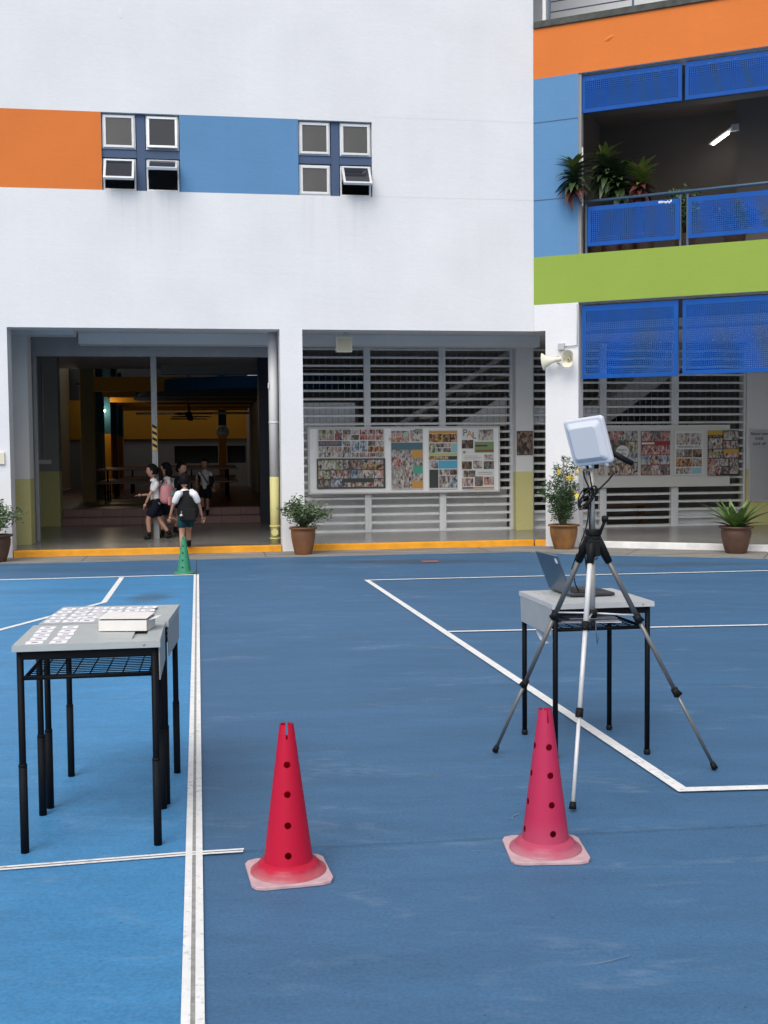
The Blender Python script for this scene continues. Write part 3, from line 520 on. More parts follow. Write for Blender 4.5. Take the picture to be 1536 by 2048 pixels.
MB().box(2.68,9,2.2,2.899,4.346,6.969).build('balcony_inner_wall', BALC, BR)
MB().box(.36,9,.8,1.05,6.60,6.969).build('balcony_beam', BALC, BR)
MB().box(-.9,9,2.6,2.8,7.7,11).build('setback_wall', WHITE, BR); MB().box(-.5,9,.341,2.6,7.55,7.70).build('terrace_floor', CONC, BR); MB().box(-1,9,2.6,12,11,11.2).build('roof', GREYWALL, BR)
MB().box(6.2,9,.3,9,0,7.6).build('end_bay', WHITE, BR)
MB().box(.682,.72,.02,.10,4.351,6.969).build('jamb_trim', DIM, BR); MB().box(.722,.74,.03,.06,5.05,5.9).build('jamb_conduit', PVC, BR)
rr = inR(thing('terrace_railing', 'thin blue-grey railing on the dark coping above the orange band', 'railing'))
for u in (.22, 1.45, 2.68, 3.9): MB().box(u-.015,u+.015,.10,.13,7.80,8.75).build('post', STEELB, rr)
for z in (7.95, 8.10, 8.25, 8.4, 8.75): MB().tube([(.22,.115,z),(5.2,.115,z)], .009, 6).build('rail', STEELB, rr)
MB().box(.12,.17,.08,.13,7.80,8.4).build('kick_plate', PVC, rr)

def perf(W, H, pitch=.0285, hole=.0165, mx=.045, mt=.05, mbot=.06):
    q = MB(); nx = int((W-2*mx)/pitch); nz = int((H-mt-mbot)/pitch); x0 = (W-nx*pitch)/2; z0 = mbot; br = pitch-hole
    fy = 0.
    def quad(a, b, c, d): q.add([(a,fy,c),(b,fy,c),(b,fy,d),(a,fy,d)], [(0,1,2,3)])
    quad(0, W, 0, z0)
    for j in range(nz):
        za = z0 + j*pitch; quad(0, x0, za, za+hole)
        for i in range(nx): quad(x0+i*pitch+hole, x0+(i+1)*pitch if i < nx-1 else W, za, za+hole)
        quad(0, W, za+hole, za+pitch if j < nz-1 else H)
    q.box(0,W,.0005,.03,0,.012).box(0,W,.0005,.03,H-.012,H).box(0,.012,.0005,.03,.0125,H-.0125).box(W-.012,W,.0005,.03,.0125,H-.0125)
    return q
def shade(label, u0, u1, z0, z1, w, tilt=0):
    t = thing('shade_screen', label, 'shade screen', RP(u0,w,z0), TR)
    perf(u1-u0, z1-z0).build('perforated_sheet', SHADE, t, rot=(R(tilt),0,0))
    MB().box(.01,u1-u0-.01,.032,.06,z1-z0-.03,z1-z0+.02).build('top_rail', COPE, t)
    sc = MB(); rnd = random.Random(int(u0*100+z0*10))
    for k in range(26):
        x = rnd.uniform(.05, u1-u0-.06); L_ = rnd.uniform(.004,.03); zc = (z1-z0)*(.45 if z1-z0 > .8 else .9) + rnd.uniform(-.012,.012) if k < 18 else rnd.uniform(.02,z1-z0-.02)
        sc.add([(x,-.0012,zc),(x+L_,-.0012,zc),(x+L_,-.0012,zc+.005),(x,-.0012,zc+.005)], [(0,1,2,3)])
    sc.build('paint_scuffs', SHADEW, t); return t
shade('upper blue perforated shade next to the pale blue wall panel', .725, 2.155, 6.40, 6.925, .05)
shade('upper blue perforated shade at the right edge of the picture', 2.20, 3.64, 6.40, 6.925, .05)
shade('large lower blue perforated shade beside the horn speakers', .725, 2.12, 2.515, 3.59, .05)
shade('large lower blue perforated shade at the right edge of the picture', 2.18, 3.60, 2.525, 3.59, .05)
rl = inR(thing('balcony_railing', 'blue balcony railing with perforated panels above the lime green band', 'railing'))
MB().tube([(.70,.08,5.115),(6.1,.08,5.16)], .022, 12).build('handrail', STEELB, rl)
for u in (.775, 2.135, 2.235, 3.6): MB().box(u-.014,u+.014,.09,.118,4.351,5.11).build('post', STEELB, rl)
for a, b in ((.80, 2.125), (2.25, 3.58)):
    p_ = perf(b-a, .575); p_.build('perforated_panel', SHADE, rl, loc=(a,.07,4.462))
sc = MB(); [sc.add([(x,.0685,z),(x+.02,.0685,z),(x+.02,.0685,z+d),(x,.0685,z+d)], [(0,1,2,3)]) for x, z, d in [(1.83+k*.024, 5.0-random.uniform(0,.02), .02+random.uniform(0,.015)) for k in range(8)]]; sc.build('paint_scuffs', WHT, rl)
lt = thing('ceiling_light', 'lit fluorescent fitting under the balcony ceiling', 'light', RP(2.42,2.35,6.40), TR)
MB().box(-.22,.30,-.04,.04,.022,.045).build('housing', PVC, lt, rot=(0,R(-16),R(-38))); MB().box(-.18,.18,-.024,.024,-.014,.021).build('tube', TUBEE, lt, bevel=.012, rot=(0,R(-16),R(-38)))
MB().box(.18,.30,-.19,-.12,.06,.16).build('hanger', GREYBOX, lt)
ld = bpy.data.lights.new('tube_light', 'POINT'); ld.energy = 2.5; ld.color = (1,.95,.88); ld.shadow_soft_size = .2; lo = bpy.data.objects.new('tube_light', ld); COL.objects.link(lo); lo.parent = lt; lo.location = (0,-.1,-.2)

MB().box(.36,9,1.15,1.3,3.3,4.19).build('soffit_bulkhead', DIM, BR)
# ---------------- horn speakers, junction box, hanging speaker box
def horn(q, depth, r0, r1, sy=1., sx=1.):
    pr = []
    for k in range(11):
        t = k/10; pr.append((r0 + (r1-r0)*t**2.2, depth*t))
    pr += [(r1+.006, depth+.006), (r1-.004, depth+.012)] + [((r0 + (r1-r0)*t**2.0)*.93, depth*t+.004) for t in (.97,.85,.7,.5,.3,.12)] + [(.0, depth*.1)]
    vs = []; return pr
hs1 = thing('horn_speaker', 'cream horn loudspeaker on the white pillar pointing left', 'loudspeaker', RP(.40,-.17,2.80), TR)
mM = Matrix.Rotation(R(-97),4,'Y') @ Matrix.Diagonal((1.15,.8,1,1)).to_4x4()
MB().lathe(horn(None,.21,.032,.11), 28, M=mM).build('horn', CREAM, hs1)
mM2 = Matrix.Rotation(R(83),4,'Y'); MB().lathe([(.0,.09),(.03,.085),(.036,.06),(.036,.0),(.032,-.02)], 20, M=mM2).build('driver', CREAM, hs1); MB().lathe([(0,.035),(.022,.03),(.022,-.03),(0,-.035)], 12, c=(-.19,0,.01)).build('phase_plug', CREAMD, hs1)
MB().tube([(.0,.0,-.05),(0,.16,-.05)], .012, 6).tube([(0,.0,.045),(0,.16,.045)], .008, 6).build('bracket', POLE, hs1)
hs2 = thing('horn_speaker', 'cream horn loudspeaker on the white pillar facing the court', 'loudspeaker', RP(.575,-.06,2.80), TR)
def rrect(w_, h_, r_, n=6): return [(sx*(w_/2-r_)+r_*math.cos(a), sz*(h_/2-r_)+r_*math.sin(a)) for sx, sz, a0 in ((1,1,0),(-1,1,90),(-1,-1,180),(1,-1,270)) for a in [R(a0+90*k/(n-1)) for k in range(n)]]
q = MB(); rings = [(.05,.05,.0),(.06,.07,-.05),(.09,.12,-.11),(.14,.20,-.16),(.175,.25,-.19),(.182,.258,-.195),(.170,.246,-.19),(.13,.185,-.15),(.08,.10,-.10),(.05,.055,-.06)]
vs = []; fs = []; nn = 24
for w_, h_, y in rings: vs += [(x, y, z) for x, z in rrect(w_, h_, min(w_,h_)*.42)]
for i in range(len(rings)-1):
    for k in range(nn): fs.append((i*nn+k, i*nn+(k+1)%nn, (i+1)*nn+(k+1)%nn, (i+1)*nn+k))
fs.append(tuple((len(rings)-1)*nn+k for k in range(nn))); q.add(vs, fs, 0, True); q.build('horn', CREAM, hs2)
MB().lathe([(.0,.04),(.026,.036),(.03,0)], 16, M=Matrix.Translation((0,-.09,0)) @ Matrix.Rotation(R(90),4,'X')).build('phase_plug', CREAMD, hs2); MB().lathe([(.012,.043),(0,.043)], 10, M=Matrix.Translation((0,-.09,0)) @ Matrix.Rotation(R(90),4,'X')).build('plug_hole', INK, hs2)
jb = thing('junction_box', 'grey junction box with conduit on the white pillar above the horn speakers', 'junction box', RP(.43,-.001,3.0), TR)
MB().box(-.048,.048,-.05,0,-.05,.05).build('box', GREYBOX, jb, bevel=.006); MB().tube([(.048,-.02,.0),(.24,-.02,.012)], .008, 6).tube([(.235,-.015,.012),(.235,-.015,.62)], .006, 6).build('conduit', GREYBOX, jb); MB().tube([(-.01,-.03,-.05),(.0,-.04,-.10),(.03,-.05,-.14),(.07,-.04,-.16)], .007, 6).tube([(.02,-.03,-.05),(.07,-.06,-.16),(.04,-.08,-.20),(.0,-.1,-.22)], .004, 5).build('cable', GREYBOX, jb)
sb = thing('speaker_box', 'square cream speaker box hanging from the lintel by a hook', 'loudspeaker', LP(-2.82,.5,2.965), TL)
MB().box(-.122,.122,-.07,.07,0,.235).build('cabinet', CREAM, sb, bevel=.014); MB().box(-.105,.105,-.0735,-.0705,.02,.205).build('grille', CREAMD, sb); MB().tube([(-.02,0,.235),(-.015,0,.265),(.01,0,.30),(.045,0,.305),(.065,0,.28),(.06,.0,.26)], .011, 8).build('hook', CREAM, sb); MB().box(.0,.03,-.02,.02,.285,.375).build('hanger', CREAMD, sb)

# ---------------- noticeboards and posters
def nboard(label, u0, u1, z0, z1, w):
    t = thing('noticeboard', label, 'noticeboard', LP(u0,w,z0), TL); W, H = u1-u0, z1-z0
    MB().box(.03,W-.03,0,.05,.03,H-.03).build('panel', BOARD, t)
    for a in ((0,W,0,.03),(0,W,H-.03,H),): MB().box(a[0],a[1],-.012,.06,a[2],a[3]).build('frame_rail', BFRAME, t, bevel=.005)
    for a in ((0,.0295),(W-.0295,W)): MB().box(a[0],a[1],-.0115,.06,.0305,H-.0305).build('frame_rail', BFRAME, t, bevel=.005)
    return t
nboard('long pale noticeboard with five posters hung on the middle louvre screen', -3.225, .072, .757, 1.885, 2.27)
t = thing('noticeboard', 'shaded grey noticeboard with posters under the blue shades', 'noticeboard', LP(1.05,2.27,.80), TL); MB().box(0,3.22,0,.04,0,1.085).build('panel', mat('grey_noticeboard', (.60,.60,.57), .6), t, bevel=.004)
def poster(label, u0, z1, W, H, base, els, w=2.245, texts=()):
    t = thing('poster', label, 'poster', LP(u0,w,z1-H), TL); MB().box(0,W,0,.004,0,H).build('sheet', base, t)
    for i, (x0, y0, x1, y1, m_) in enumerate(els):
        y = -.0004 - .0001*i; cx_, cz_ = (x0+x1)/2*W, H-(y0+y1)/2*H; a, b = (x1-x0)*W/2, (y1-y0)*H/2
        q = MB(); q.add([(-a,0,-b),(a,0,-b),(a,0,b),(-a,0,b)], [(0,1,2,3)])
        q.build('photograph' if m_ in PH else 'printed_block', PH.get(m_) or FL[m_], t, loc=(cx_,y,cz_))
    for s, x, yy, size, m_, *sx in texts: 
        o = text(s, size, m_, t, (x*W, -.0075, H-yy*H), (R(90),0,0)); 
        if sx: o.scale = (sx[0],1,1)
    return t
def grid(x0, y0, x1, y1, nx, ny, pal, gap=.006, seed=1):
    rn = random.Random(seed); return [(x0+(x1-x0)*i/nx+gap/2, y0+(y1-y0)*j/ny+gap, x0+(x1-x0)*(i+1)/nx-gap/2, y0+(y1-y0)*(j+1)/ny-gap, rn.choice(pal)) for j in range(ny) for i in range(nx)]
e = grid(.01,.02,.25,.39,2,2,['green','green','mono'],.006,2) + [(.255,.02,.37,.39,'track')] + grid(.375,.02,.62,.39,2,2,['dark','mono','pale'],.006,3) + grid(.625,.02,.99,.39,3,2,['red'],.006,4)
e += [(.01,.41,.36,.60,'navy'),(.37,.41,.49,.60,'mono')] + grid(.50,.41,.745,.80,2,1,['blue'],.006,5) + grid(.75,.41,.99,.60,2,1,['dark','mono'],.006,6) + grid(.01,.61,.36,.98,3,2,['pale','mono'],.006,7) + [(.365,.61,.495,.98,'mono'),(.75,.61,.99,.80,'orange')] + grid(.50,.81,.99,.98,4,1,['mono','track','green'],.006,8)
poster('collage poster with a white border, upper left of the pale noticeboard', -3.06, 1.849, 1.125, .484, FL['white'], e, texts=(('P5 CAMP', .17, .505, .075, FL['orange']),))
e = [(.02,.05,.38,.36,'green'),(.385,.05,.48,.36,'track'),(.49,.05,.66,.36,'dark'),(.665,.05,.97,.20,'mono'),(.665,.205,.97,.36,'orange'),(.02,.39,.19,.66,'green'),(.2,.39,.48,.66,'track'),(.49,.39,.65,.66,'blue'),(.66,.39,.83,.66,'pale'),(.84,.39,.97,.66,'red'),(.02,.69,.19,.95,'dark'),(.2,.69,.37,.95,'blue'),(.38,.69,.82,.80,'slate'),(.38,.80,.82,.95,'track'),(.83,.69,.97,.95,'mono')]
poster('dark bordered collage poster, lower left of the pale noticeboard', -3.08, 1.351, 1.158, .50, FL['dark'], e)
e = [(0,.03,.58,.22,'red'),(.60,.02,1,.21,'pale'),(.75,0,1,.025,'jade'),(0,.225,1,.345,'teal'),(0,.345,1,.99,'mono'),(.66,.345,1,.48,'ochre'),(0,.47,.31,.62,'red'),(.69,.61,1,.745,'jade'),(.65,.86,1,.99,'ochre')]
p = poster('red and teal learning programme poster in the middle of the pale noticeboard', -1.819, 1.842, .54, 1.016, FL['white'], e, texts=(('APPLIED', .19, .085, .062, FL['white']), ('LEARNING', .20, .13, .062, FL['white']), ('PROGRAMME', .24, .172, .058, FL['ochre'])))
q = MB(); q.lathe([(.042,0),(0,0)], 20, M=Matrix.Rotation(R(90),4,'X')); q.build('badge', FL['mint'], p, loc=(.255,-.006,.93))
e = [(.02,.02,.98,.065,'ochre'),(.02,.07,.98,.215,'orange'),(.02,.23,.24,.39,'green'),(.25,.23,.55,.30,'dark'),(.56,.23,.76,.30,'mono'),(.25,.31,.49,.385,'mono'),(.50,.31,.76,.385,'dark'),(.77,.23,.98,.39,'sky'),(.02,.395,.98,.44,'lime'),(.02,.445,.64,.51,'orange'),(.64,.445,.98,.51,'slate'),(.02,.52,.33,.655,'blue'),(.34,.52,.98,.655,'cyan'),(.02,.67,.33,.98,'slate'),(.35,.67,.72,.765,'mono'),(.73,.67,.98,.765,'sepia'),(.35,.775,.72,.98,'mono'),(.73,.775,.98,.98,'blue')]
poster('poster with orange band and blue box, third from left on the pale noticeboard', -1.178, 1.828, .505, 1.008, FL['white'], e, texts=(('ENERGY', .17, .478, .05, FL['ochre']), ('FOR LIFE', .47, .478, .055, FL['white'])))
e = [(.52,.02,.98,.20,'pale'),(.0,.19,.36,.33,'sepia'),(.40,.22,1,.40,'grn'),(.42,.27,.80,.30,'plum'),(.42,.35,.98,.385,'brown'),(.04,.37,.12,.41,'grn'),(.08,.45,.5,.455,'dark'),(.08,.475,.62,.48,'dark'),(.08,.50,.55,.505,'dark'),(.70,.43,.98,.52,'pale'),(0,.54,.31,.67,'sepia'),(.35,.53,.64,.66,'pale'),(.68,.54,1,.67,'dark'),(.05,.69,.42,.80,'dark'),(.5,.72,.95,.727,'dark'),(.5,.75,.95,.757,'dark'),(0,.82,.35,.95,'track'),(.40,.79,.66,.95,'dark'),(.69,.80,1,.93,'red'),(0,.965,.35,.99,'plum'),(.35,.965,1,.99,'ochre')]
poster('white poster headed PAL at the right end of the pale noticeboard', -.602, 1.845, .56, 1.036, FL['white'], e, texts=(('P', .10, .075, .16, FL['teal']), ('A', .235, .095, .16, FL['ochre']), ('L', .385, .12, .16, FL['crim'])))
poster('poster half hidden behind the white antenna on the grey noticeboard', 1.42, 1.784, .52, .77, FL['white'], grid(0,0,1,1,3,4,['mono','track','pale','red'],.01,21))
p = poster('collage poster with a white round badge on the grey noticeboard', 2.0, 1.784, .54, .77, FL['dark'], [(0,0,.48,.20,'red'),(.5,0,1,.22,'mono'),(0,.20,.62,.45,'dark'),(.62,.24,1,.5,'green'),(0,.45,.5,.75,'mono'),(.62,.5,1,.7,'blue'),(0,.72,.5,1,'yel'),(.5,.72,1,1,'yel')], texts=(('SPORTS', .48, .43, .045, FL['black']), ('&', .48, .475, .035, FL['black']), ('GAMES', .48, .52, .045, FL['black'])))
MB().lathe([(.118,0),(0,0)], 28, M=Matrix.Rotation(R(90),4,'X')).build('badge', FL['white'], p, loc=(.26,-.004,.405))
poster('dark red collage poster in the middle of the grey noticeboard', 2.605, 1.782, .535, .77, FL['crim'], grid(0,0,1,.24,3,1,['red','dark','red'],.01,31) + [(.02,.26,.45,.30,'white')] + grid(0,.32,1,.54,3,1,['red','red','track'],.01,32) + grid(0,.54,1,.77,3,1,['yel','red','blue'],.01,33) + grid(0,.77,1,1,3,1,['dark','pale','dark'],.01,34))
poster('white performing arts poster on the grey noticeboard', 3.22, 1.778, .535, .775, FL['white'], [(.06,.05,.94,.31,'pale'),(.05,.41,.33,.60,'mono'),(.34,.41,.62,.60,'dark'),(.63,.41,.95,.60,'sepia'),(.05,.62,.62,.81,'orange'),(.63,.62,.95,.81,'yel'),(.05,.83,.31,.97,'pale'),(.32,.83,.60,.97,'mono'),(.61,.83,.95,.97,'sky')], texts=(('PERFORMING ARTS', .5, .36, .052, FL['black'], .95),))
poster('red and yellow collage poster hanging past the right end of the grey noticeboard', 3.842, 1.784, .585, .80, FL['black'], [(0,.0,.47,.10,'gold'),(.02,.11,.46,.15,'dark'),(.02,.17,.46,.40,'pale'),(.5,.02,.98,.21,'pale'),(.5,.23,.72,.40,'red'),(.74,.23,.98,.40,'mono'),(.02,.42,.48,.60,'green'),(.5,.41,.99,.50,'gold'),(.5,.50,.99,.60,'red'),(0,.62,.25,1,'red'),(.25,.62,.66,.79,'mono'),(.7,.62,.98,.96,'mono'),(.25,.80,.45,.97,'red'),(.47,.81,.68,.96,'dark')])
poster('old brown photograph poster on the yellow-based column', .347, 1.795, .285, .412, mat('brown_frame', (.09,.06,.045), .6), [(.05,.04,.95,.96,'sepia')], w=2.185)
mi = thing('wall_mirror', 'narrow framed mirror with black lettering on the right column', 'mirror', LP(4.63,2.27,.52), TL)
MB().box(.012,.378,0,.012,.012,1.278).build('glass', MIRROR, mi)
for a in ((0,.39,0,.012),(0,.39,1.278,1.29),(0,.012,.0125,1.2775),(.378,.39,.0125,1.2775)): MB().box(a[0],a[1],-.006,.02,a[2],a[3]).build('frame', ALU, mi)
for s, z, sz, sh_ in (('Never ever', 1.20, .075, .3), ('EVER', 1.11, .07, 0), ('GIVE UP', 1.02, .07, 0)): text(s, sz, INK, mi, (.195,-.003,z), (R(90),0,0), shear=sh_)
sk = thing('wall_socket', 'white power socket on the hall side wall above the yellow dado', 'socket', LP(-7.93,5.615,1.33), TL); MB().box(-.13,.13,-.03,0,-.04,.04).build('plate', PVC, sk, bevel=.005); MB().tube([(0,-.012,.04),(0,-.012,1.95)], .012, 6).build('conduit', GREYBOX, sk)

# ================================================================== plants
def leaf_mesh(L_, W_, m_, arch=.25, fold=.12, n=5, name='leaf'):
    q = MB(); vs = []; fs = []
    for i in range(n+1):
        t = i/n; wd_ = W_/2*math.sin(math.pi*(.12+.88*t)**.8)*(1 if t < .98 else 0) if i else W_*.12
        x = L_*t*(1-.15*arch*t); z = -arch*L_*t*t
        vs += [(x, -wd_, z+fold*wd_), (x, 0, z), (x, wd_, z+fold*wd_)]
    for i in range(n): a = i*3; fs += [(a, a+3, a+4, a+1), (a+1, a+4, a+5, a+2)]
    q.add(vs, fs, 0, True); return q.mesh(name, m_)
def pot(t, r, h, m_, rim=.03, n=32):
    pr = [(0,.0),(r*.62,0),(r*.66,.01),(r*.80,h*.3),(r*.92,h*.6),(r*.95,h*.80),(r*.93,h*.90),(r*1.06,h*.93),(r*1.10,h*.965),(r*1.07,h),(r*.93,h*.995),(r*.90,h*.9),(0,h*.88)]
    MB().lathe(pr[:-1], n).build('pot', m_, t); MB().lathe([(r*.905,h*.905),(r*.5,h*.93),(0,h*.935)], n).build('soil', SOIL, t)
def bush(t, h0, spread, height, nb, rnd, m_, lsize, leaves, stem=STEM, dense=.35):
    sm = MB(); lf = MB()
    for b in range(nb):
        az = rnd.uniform(0, 2*math.pi); rr_ = spread*math.sqrt(rnd.uniform(.05,1)); zt = h0 + height*(rnd.uniform(.45,1))*(1-.35*(rr_/spread)**2)
        p0 = Vector((rnd.uniform(-.04,.04), rnd.uniform(-.04,.04), h0-.02)); p2 = Vector((rr_*math.cos(az), rr_*math.sin(az), zt)); p1 = p0.lerp(p2,.5)+Vector((0,0,.12*height))-Vector((math.cos(az),math.sin(az),0))*rr_*.15
        pts = [(p0*(1-s)**2+p1*2*s*(1-s)+p2*s*s) for s in (0,.25,.5,.75,1)]
        sm.tube(pts, [.009,.008,.006,.004,.002], 5, caps=False)
        for k in range(leaves):
            s = 1-abs(rnd.gauss(0,dense)); s = max(.25, min(1, s)); c = p0*(1-s)**2+p1*2*s*(1-s)+p2*s*s
            c = c + Vector((rnd.gauss(0,1),rnd.gauss(0,1),rnd.gauss(0,.7)))*spread*.13
            d = Vector((rnd.gauss(0,1),rnd.gauss(0,1),rnd.gauss(.1,.5))).normalized(); sd_ = d.cross(Vector((rnd.gauss(0,1),rnd.gauss(0,1),1))).normalized(); up = d.cross(sd_)
            L_ = lsize*rnd.uniform(.7,1.3); W_ = L_*.24
            lf.add([c, c+d*L_*.5+sd_*W_+up*W_*.3, c+d*L_, c+d*L_*.5-sd_*W_+up*W_*.3], [(0,1,2),(0,2,3)])
    sm.build('stems', stem, t); lf.build('foliage', m_, t)
rn = random.Random(5)
def atp(px, pz=0): return (px[0], px[1], pz)
t = thing('potted_shrub', 'green shrub in a brown clay pot before the pillar between the openings', 'potted plant', (-1.155,15.99,.012)); pot(t,.185,.39,TERRA); bush(t,.38,.40,.46,30,rn,LEAF,.055,50)
t = thing('potted_shrub', 'dark pot with a leafy shrub cut off by the left picture edge', 'potted plant', (-5.30,15.27,.012)); pot(t,.22,.37,TERRAD); bush(t,.36,.42,.55,30,rn,LEAF,.055,50)
t = thing('flowering_bush', 'tall bush with yellow flowers in a stained ochre pot by the white pillar', 'potted plant', (2.64,16.50,.012)); pot(t,.215,.36,TERRAG)
def spire(cx_, cy_, h, sp, nb): pass
sm = MB(); lf = MB(); fl_pts = []
for (tx, ty, tz, wd_) in ((.05,.0,1.0,.10),(.16,-.05,.95,.07),(.0,.05,.8,.14),(-.14,0,.72,.13),(-.26,.05,.62,.12),(-.34,-.05,.52,.10),(.1,-.1,.6,.12),(-.05,-.12,.5,.12),(.2,.0,.62,.07),(-.1,.1,.9,.07),(-.2,-.1,.45,.1),(.12,.05,.45,.1)):
    p0 = Vector((tx*.15,ty*.2,.33)); p2 = Vector((tx,ty,.33+tz)); p1 = p0.lerp(p2,.55)+Vector((-tx*.25,0,.08)); C_ = lambda s: p0*(1-s)**2+p1*2*s*(1-s)+p2*s*s
    sm.tube([C_(s/5) for s in range(6)], [.010,.009,.007,.005,.004,.002], 5, caps=False)
    for k in range(340):
        s = rn.uniform(.12,1); c = C_(s); d = Vector((rn.gauss(0,1),rn.gauss(0,1),rn.gauss(.35,.5))).normalized(); c = c + d*rn.uniform(0,wd_*1.2)*(.5+.5*math.sin(math.pi*min(1,s*1.05)))
        sd_ = d.cross(Vector((rn.gauss(0,1),rn.gauss(0,1),1))).normalized(); L_ = rn.uniform(.03,.055); W_ = L_*.2
        lf.add([c, c+d*L_*.5+sd_*W_, c+d*L_, c+d*L_*.5-sd_*W_], [(0,1,2),(0,2,3)])
sm.build('stems', STEM, t); lf.build('foliage', LEAFB, t); MB().tube([(.02,-.02,.3),(-.01,-.03,1.32)], .011, 8).build('stake', CANE, t); MB().lathe([(0,.02),(.016,.01),(.016,-.01),(0,-.02)], 10, c=(-.01,-.03,1.33)).build('stake_cap', BLACKP, t)
pt = MB(); 
for k in range(5):
    a = 2*math.pi*k/5; d = Vector((math.cos(a), math.sin(a), 0)); s_ = Vector((-math.sin(a), math.cos(a), 0)); pt.add([(0,0,0), d*.022+s_*.014+Vector((0,0,.006)), d*.04, d*.022-s_*.014+Vector((0,0,.006))], [(0,1,2,3)])
pm = pt.mesh('flower', YFLOW)
for x, z in ((-.095,1.13),(.19,1.20),(.16,1.10),(.05,1.04),(.09,1.035),(.125,.85),(.17,.78),(.2,1.17),(.02,1.02)): inst(pm, 'flower', t, (x,-.14,z), (R(75+rn.uniform(-25,25)),rn.uniform(-.5,.5),rn.uniform(0,3)), 1.25)
t = thing('birds_nest_fern', 'fern with long strap fronds in a brown pot on the right', 'potted plant', (4.875,15.55,.012)); pot(t,.215,.375,TERRAD)
fm = [leaf_mesh(.62,.085,FERN,.22,.5,9,'frond'), leaf_mesh(.50,.11,FERN,.12,.45,9,'frond'), leaf_mesh(.40,.10,FERN,.30,.4,9,'frond')]
for k in range(24):
    a = k*2.399; el = (38,58,70,48,64,30)[k % 6] + rn.uniform(-6,6); inst(fm[k % 3], 'frond', t, (.03*math.cos(a),.03*math.sin(a),.34), (0,R(-el),a))
    
def cordyline(label, u, w, z0, lean, mats, n, L_, group='leafy plants on the balcony'):
    t = thing('cordyline_plant', label, 'plant', RP(u+lean[0],w+lean[1],4.346), TR, group); hd = Vector((-lean[0],-lean[1],z0-4.346))
    MB().lathe([(0,0),(.12,0),(.15,.26),(.16,.28),(.13,.28),(0,.26)], 18).build('pot', TERRAD, t); MB().tube([(0,0,.25),hd*.55+Vector((lean[0]*.2,0,.05)),hd+Vector((0,0,-.3)),hd], .014, 7).build('stem', STEM, t)
    lm = [leaf_mesh(L_,.10,m_,.62,.35,6) for m_ in mats]
    for k in range(n):
        f = k/n; a = k*2.399+rn.uniform(-.3,.3); el = -30 + 105*f**.9 + rn.uniform(-12,12)
        inst(lm[min(len(lm)-1,int((1-f)*len(lm)))], 'leaf', t, hd+Vector((0,0,-.30+.36*f)), (rn.uniform(-.4,.4),R(-el),a), rn.uniform(.75,1.15))
    return t
cordyline('dark cordyline with a red tip leaning out past the pale blue wall', .62, -.05, 5.55, (.24,.5), (CORDY,CORD,CORD,CORD,CORDR), 70, .30)
cordyline('tallest dark green cordyline behind the balcony rail', 1.0, .30, 5.70, (.1,.1), (CORDY,CORD,CORD,CORD), 84, .32)
cordyline('dull green cordyline between the tallest and the red one', 1.22, .34, 5.52, (.1,.1), (CORD,CORD,CORD), 80, .31)
cordyline('cordyline with yellow-green top and red lower leaves on the balcony', 1.53, .30, 5.44, (.05,.1), (CORDY,CORDY,CORDR,CORDR), 70, .30)
for lab, u, h, sp in (('leafy green plant in the gap between the railing panels', 2.16, .95, .22), ('low leafy plant behind the right railing panel', 2.85, .45, .35), ('low dark plant at the far right of the balcony', 3.5, .42, .3)):
    t = thing('balcony_plant', lab, 'plant', RP(u,.42,4.346), TR, 'leafy plants on the balcony'); MB().lathe([(0,0),(.13,0),(.17,.2),(.19,.22),(.15,.22),(0,.2)], 18).build('pot', TERRAD, t); bush(t,.2,sp,h,16,rn,LEAF,.07,60)

# ================================================================== cones
def ramp_mat(name, top, low, base, z1, z2, rough=.38):
    M = mat(name, top, rough, spec=.4); n = M.node_tree; b = n.nodes['Principled BSDF']; tc = [x for x in n.nodes if x.type == 'TEX_COORD'][0]
    sp = n.nodes.new('ShaderNodeSeparateXYZ'); n.links.new(tc.outputs['Object'], sp.inputs[0]); nz = n.nodes.new('ShaderNodeTexNoise'); nz.inputs['Scale'].default_value = 22; nz.inputs['Detail'].default_value = 6; n.links.new(tc.outputs['Object'], nz.inputs[0])
    ad = n.nodes.new('ShaderNodeMath'); ad.operation = 'MULTIPLY_ADD'; ad.inputs[1].default_value = .035; n.links.new(nz.outputs[0], ad.inputs[0]); n.links.new(sp.outputs[2], ad.inputs[2])
    rp = n.nodes.new('ShaderNodeValToRGB'); mr = n.nodes.new('ShaderNodeMapRange'); mr.inputs['From Min'].default_value = .017; mr.inputs['From Max'].default_value = .54
    cr = rp.color_ramp; cr.elements[0].position = 0.; cr.elements[0].color = (*base,1); cr.elements[1].position = 1.; cr.elements[1].color = (*top,1)
    for p_, c_ in ((.02,base),(z1*.5,tuple((a+b_)/2 for a,b_ in zip(base,low))),(z1,low),(z2,top)): e_ = cr.elements.new(p_); e_.color = (*c_,1)
    n.links.new(ad.outputs[0], mr.inputs[0]); n.links.new(mr.outputs[0], rp.inputs[0]); n.links.new(rp.outputs[0], b.inputs['Base Color'])
    tl = n.nodes.new('ShaderNodeBsdfTranslucent'); n.links.new(rp.outputs[0], tl.inputs[0]); ms = n.nodes.new('ShaderNodeMixShader'); ms.inputs[0].default_value = .42     # thin plastic lets light through
    n.links.new(b.outputs[0], ms.inputs[1]); n.links.new(tl.outputs[0], ms.inputs[2]); n.links.new(ms.outputs[0], [x for x in n.nodes if x.type == 'OUTPUT_MATERIAL'][0].inputs[0])
    return M
